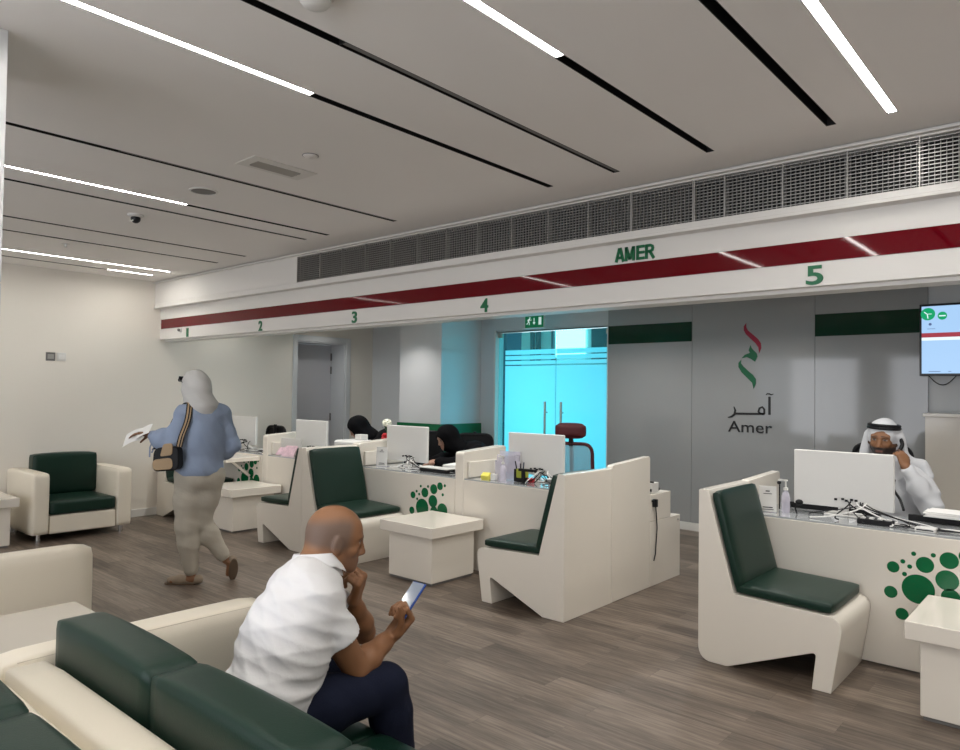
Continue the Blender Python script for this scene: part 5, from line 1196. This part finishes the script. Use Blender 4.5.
mb = MB(); nrm = V3(0.80, -0.60, 0.1)
def ribbon(mb, pts, wv, hw, off, th=0.003):
    for p, q in zip(pts[:-1], pts[1:]):
        p = np.array(p); q = np.array(q); d = q-p; m = (p+q)/2; mb.obox(m+wv*off, d*0.53, wv*hw, np.cross(d/np.linalg.norm(d), wv)*th)
wv = V3(-0.45, -0.55, 0.0); wv /= np.linalg.norm(wv)
def sm(pts, n=6):
    out = []
    P_ = [np.array(p, float) for p in pts]; P_ = [P_[0]]+P_+[P_[-1]]
    for i in range(1, len(P_)-2):
        for k in range(n):
            s = k/n; out.append(0.5*((2*P_[i])+(-P_[i-1]+P_[i+1])*s+(2*P_[i-1]-5*P_[i]+4*P_[i+1]-P_[i+2])*s*s+(-P_[i-1]+3*P_[i]-3*P_[i+1]+P_[i+2])*s**3))
    out.append(P_[-2]); return out
sp = sm(strap); ribbon(mb, sp, wv, 0.024, 0); strp = part('strap', mb, 'black', t)
mb = MB(); ribbon(mb, sp[:26], wv, 0.006, 0.009, 0.0042); ribbon(mb, sp[:26], wv, 0.004, -0.011, 0.0042); part('strap_stripes', mb, 'tan', strp)
t = thing('loose_papers', 'white papers held out in front by the walking woman', 'papers', (-5.53, 2.42, 1.15))
hw_ = V3(-5.535, 2.42, 1.165)
mb = MB(); dA = V3(-0.75, -0.60, -0.05); dB = V3(0.55, -0.70, 0.25)
nseg = 8
def sheet(c0, dA, dB, la, lb, sag):
    mb = MB(); nA = 8
    for i in range(nA+1):
        s = i/nA; c = c0+dA*la*s+V3(0, 0, -sag*s*s)
        for j in (-1, 1): mb.v.append(tuple(c+dB*lb*j/2)); mb.v.append(tuple(c+dB*lb*j/2+V3(0, 0, 0.0012)))
    for i in range(nA):
        a = i*4; b = a+4; mb.f += [(a, a+2, b+2, b), (a+1, b+1, b+3, a+3), (a, b, b+1, a+1), (a+2, a+3, b+3, b+2)]; mb.m += [0]*4
    mb.f += [(0, 1, 3, 2), (nA*4, nA*4+2, nA*4+3, nA*4+1)]; mb.m += [0, 0]; return mb
part('sheet', sheet(V3(-5.50, 2.44, 1.150), dA, V3(0.15, -0.35, -0.92), 0.15, 0.10, 0.05), 'paper', t)
part('sheet', sheet(V3(-5.44, 2.47, 1.195), V3(-0.72, -0.58, -0.30), V3(0.35, -0.5, -0.75), 0.12, 0.09, 0.02), 'paper', t)

# ---------------- man in white at the right hand counter
J = dict(pel=(-1.11, 5.62, 0.50), wai=(-1.115, 5.61, 0.68), che=(-1.12, 5.585, 0.88), nck=(-1.125, 5.56, 1.055), hd=(-1.145, 5.515, 1.225),
         shL=(-0.955, 5.61, 0.995), elL=(-0.855, 5.44, 0.80), wrL=(-0.985, 5.385, 1.045), shR=(-1.285, 5.505, 0.985), elR=(-1.36, 5.32, 0.80), wrR=(-1.24, 5.15, 0.80),
         hipL=(-1.02, 5.63, 0.50), kL=(-0.98, 5.23, 0.52), anL=(-0.98, 5.25, 0.1), hipR=(-1.20, 5.60, 0.50), kR=(-1.24, 5.21, 0.52), anR=(-1.24, 5.25, 0.1))
J = {k: V3(*v) for k, v in J.items()}
t = thing('person', 'person in a white robe and white headdress with black cord, talking on a handset', 'person', (-1.12, 5.55, 0))
FM = V3(-0.15, -1, 0); FM /= np.linalg.norm(FM); AH = frame((-0.02, -1.0, -0.10), (0.06, -0.08, 1))
B = Field((-1.52, 5.02, 0.0), (-0.70, 5.86, 1.40), 0.0065)
hp = head(B, J['hd'], AH, 1.04)
B.cap(hp(-0.03, 0, -0.05), J['nck']+V3(0, 0, -0.03), 0.06, 0.065, 0.03)
torso(B, J['pel'], J['wai'], J['che'], J['shL'], J['shR'], FM, g=-0.006)
for s_ in 'RL':
    el, wr = J['el'+s_], J['wr'+s_]
    limb(B, [J['sh'+s_], el], [0.050, 0.042], k=0.015); limb(B, [el, lerp(el, wr, 0.3), wr], [0.042, 0.043, 0.028], k=0.015)
    limb(B, [J['hip'+s_], J['k'+s_], J['an'+s_]], [0.085, 0.055, 0.035]); B.cap(J['an'+s_]+V3(0, 0, -0.06), J['an'+s_]+V3(0, -0.15, -0.07), 0.033, 0.025)
hand(B, J['wrL'], V3(-0.30, 0.22, 0.93), V3(-0.55, 0.45, -0.25), 1, [(0.6, 0.9, 0.5), (0.65, 0.95, 0.5), (0.7, 1.0, 0.5), (0.75, 1.0, 0.5)], 1.0, thumb=(0.7, 0.6, 0.3), tcurl=0.2)
hand(B, J['wrR'], V3(0.6, -0.75, 0.0), V3(0.0, 0.0, -1), 1, [(0.2, 0.4, 0.3)]*4, 1.0)
field_obj('body', B, 'skin', t, lambda v: face_paint(v, J['hd'], AH, 1.04, SK*0.92, brow=0.9, beard=0.93, hair=(0.016, 0.012, 0.012)), 1)
S = Field((-1.58, 5.04, 0.10), (-0.66, 5.88, 1.14), 0.007)
torso(S, J['pel'], J['wai'], J['che'], J['shL'], J['shR'], FM, g=0.022, k=0.07, w=(0.18, 0.165, 0.175))
for s_ in 'LR':
    el, wr = J['el'+s_], J['wr'+s_]
    limb(S, [J['sh'+s_], lerp(J['sh'+s_], el, 0.6), el], [0.070, 0.076, 0.072], k=0.03); limb(S, [el, lerp(el, wr, 0.5), lerp(el, wr, 0.9)], [0.070, 0.060, 0.044], k=0.03)
    limb(S, [J['hip'+s_], J['k'+s_], J['an'+s_]], [0.11, 0.09, 0.10], k=0.05)
S.cap(J['nck']+V3(0, 0, -0.03), J['nck']+V3(0, -0.005, 0.02), 0.085, 0.075, 0.02)
S.folds([(30, 18, 42, 0.5, 0.5), (-42, 25, 40, 2.0, 0.4), (20, 50, -30, 1.0, 0.3)], -0.006); field_obj('robe', S, 'kandura', t, None, 1)
H = Field((-1.50, 5.30, 0.84), (-0.80, 5.82, 1.42), 0.006)
H.ell(hp(-0.016, 0, 0.028), AH, (0.112, 0.094, 0.104), 0.02); H.cap(hp(-0.03, 0.085, 0.01), hp(-0.04, 0.115, -0.14), 0.035, 0.04, 0.04); H.cap(hp(-0.03, -0.085, 0.01), hp(-0.03, -0.12, -0.16), 0.035, 0.035, 0.04)
H.cap(hp(-0.04, 0.115, -0.14), V3(-0.93, 5.58, 1.05), 0.04, 0.035, 0.03); H.cap(V3(-0.93, 5.58, 1.05), V3(-0.885, 5.57, 0.985), 0.035, 0.03, 0.03); H.ell(hp(-0.09, 0, -0.06), AH, (0.055, 0.11, 0.15), 0.04)
H.ell(hp(0.12, 0, -0.045), AH, (0.10, 0.072, 0.105), 0.012, 'sub'); H.cap(hp(0.13, 0, -0.05), hp(0.0, 0, -0.10), 0.072, 0.070, 0.01, 'sub')
H.cap(hp(0.115, -0.04, 0.036), hp(0.115, 0.04, 0.036), 0.014, 0.014, 0.006, 'sub')
H.folds([(60, 10, 30, 0.5, 0.5), (-40, 40, 50, 2.0, 0.4)], 0.003); hdd = field_obj('headdress', H, 'kandura', t, None, 1)
m_ = MB()
for dz, rr in ((0.066, 1.0), (0.082, 0.97)):
    m_.tube([hp(-0.016+0.105*rr*math.cos(a), 0.090*rr*math.sin(a), dz+0.010*math.cos(a)) for a in np.linspace(0, 2*PI, 41)], 0.011, 8)
part('head_cord', m_, 'black', hdd)
t = thing('telephone_handset', 'black telephone handset at the ear of the man in the white headdress', 'telephone', tuple(hp(0.03, 0.08, -0.06)))
part('handset', MB().tube(sm([hp(0.0, 0.100, 0.005), hp(0.012, 0.115, -0.03), hp(0.055, 0.10, -0.075), hp(0.085, 0.075, -0.085)]), 0.013), 'black', t)
pts = sm([(-0.995, 5.10, 0.99), (-1.00, 5.10, 0.93), (-0.96, 5.08, 0.87), (-0.93, 5.02, 0.815)], 5)
o = part('black_cable', MB().tube(pts, 0.008), 'black', None, (-0.96, 5.08, 0.85)); put_props(o, 'thick black cable dropping beside the large monitor to the tray of counter 5', 'cable')

# ---------------- the two women in black
def seated_woman(J, label, FA, hf, hu, hand_at, s=0.95):
    J = {k: V3(*v) for k, v in J.items()}
    t = thing('person', label, 'person', (J['pel'][0], J['pel'][1], 0)); A = frame(hf, hu)
    allp = np.array(list(J.values())); lo = allp.min(0)-0.16; hi = allp.max(0)+0.20; lo[2] = 0.0
    B = Field(lo, hi, 0.009); hp = head(B, J['hd'], A, s)
    B.cap(hp(-0.03, 0, -0.05), J['nck'], 0.05, 0.06, 0.03); torso(B, J['pel'], J['wai'], J['che'], J['shL'], J['shR'], FA, g=-0.01, w=(0.15, 0.13, 0.14), dpt=(0.11, 0.09, 0.10), shr=0.045)
    for q in 'RL':
        limb(B, [J['sh'+q], J['el'+q], J['wr'+q]], [0.045, 0.036, 0.025], k=0.015); limb(B, [J['hip'+q], J['k'+q], J['an'+q]], [0.08, 0.055, 0.035])
        d = J['wr'+q]-J['el'+q]; d[2] = min(d[2], 0.0)*0.2; hand(B, J['wr'+q], d, (0, 0, -1), 1 if q == 'L' else -1, [(0.3, 0.5, 0.3)]*4, 0.9)
        B.cap(J['an'+q]+V3(0, 0, -0.06), J['an'+q]+V3(0, -0.14, -0.07), 0.03, 0.024)
    field_obj('body', B, 'skin', t, lambda v: face_paint(v, J['hd'], A, s, SK2*1.05, brow=0.7, lips=(0.42, 0.10, 0.10)), 1)
    S = Field(lo-0.05, hi+0.05, 0.010); torso(S, J['pel'], J['wai'], J['che'], J['shL'], J['shR'], FA, g=0.025, k=0.07, w=(0.17, 0.15, 0.155), dpt=(0.125, 0.12, 0.115), shr=0.05)
    for q in 'RL':
        limb(S, [J['sh'+q], J['el'+q], lerp(J['el'+q], J['wr'+q], 0.88)], [0.065, 0.068, 0.055], k=0.03); limb(S, [J['hip'+q], J['k'+q], J['an'+q]], [0.11, 0.095, 0.10], k=0.05)
    S.folds([(30, 18, 42, 0.5, 0.5), (-42, 25, 40, 2.0, 0.4)], 0.004); S.cut((0, 0, 0.06), (0, 0, -1)); field_obj('robe', S, 'abaya', t, None, 1)
    H = Field(J['hd']-0.30, J['hd']+0.26, 0.007); H.ell(hp(-0.018, 0, 0.026), A, (0.114, 0.096, 0.106), 0.02); H.ell(hp(-0.06, 0, -0.01), A, (0.085, 0.082, 0.09), 0.04); H.ell(hp(0.01, 0, -0.075), A, (0.085, 0.080, 0.075), 0.04)
    H.cap(hp(-0.04, 0, -0.06), J['nck']+V3(0, 0, -0.02), 0.085, 0.10, 0.04); H.ell(hp(0.115, 0, -0.026), A, (0.085, 0.056, 0.074), 0.012, 'sub')
    H.folds([(50, 20, 60, 0.5, 0.5), (-30, 60, 40, 2.0, 0.4)], 0.0035); field_obj('headscarf', H, 'abaya', t, None, 1)
seated_woman(dict(pel=(-4.78, 5.66, 0.50), wai=(-4.80, 5.64, 0.66), che=(-4.86, 5.56, 0.82), nck=(-5.01, 5.465, 0.93), hd=(-5.115, 5.36, 1.03),
                  shL=(-4.74, 5.44, 0.90), elL=(-4.82, 5.20, 0.79), wrL=(-4.95, 5.06, 0.80), shR=(-5.06, 5.63, 0.88), elR=(-5.22, 5.42, 0.79), wrR=(-5.12, 5.20, 0.80),
                  hipL=(-4.68, 5.64, 0.49), kL=(-4.72, 5.30, 0.50), anL=(-4.72, 5.33, 0.1), hipR=(-4.88, 5.66, 0.49), kR=(-5.0, 5.34, 0.50), anR=(-5.0, 5.36, 0.1)),
             'person in a black robe and headscarf bending over papers at counter 3', (-0.45, -0.9, 0), (-0.30, -0.86, -0.38), (-0.2, -0.4, 1), None)
seated_woman(dict(pel=(-6.02, 5.74, 0.50), wai=(-6.05, 5.70, 0.68), che=(-6.18, 5.58, 0.88), nck=(-6.39, 5.46, 0.98), hd=(-6.54, 5.355, 1.075),
                  shL=(-6.16, 5.44, 0.97), elL=(-6.22, 5.22, 0.80), wrL=(-6.42, 5.22, 0.80), shR=(-6.34, 5.66, 0.95), elR=(-6.50, 5.56, 0.80), wrR=(-6.58, 5.36, 0.80),
                  hipL=(-5.95, 5.70, 0.49), kL=(-6.02, 5.34, 0.50), anL=(-6.02, 5.36, 0.1), hipR=(-6.14, 5.76, 0.49), kR=(-6.28, 5.40, 0.50), anR=(-6.28, 5.42, 0.1)),
             'person in a black robe with head bowed, left of the white flower', (-0.6, -0.8, 0), (-0.55, -0.62, -0.60), (-0.35, -0.35, 1), None)
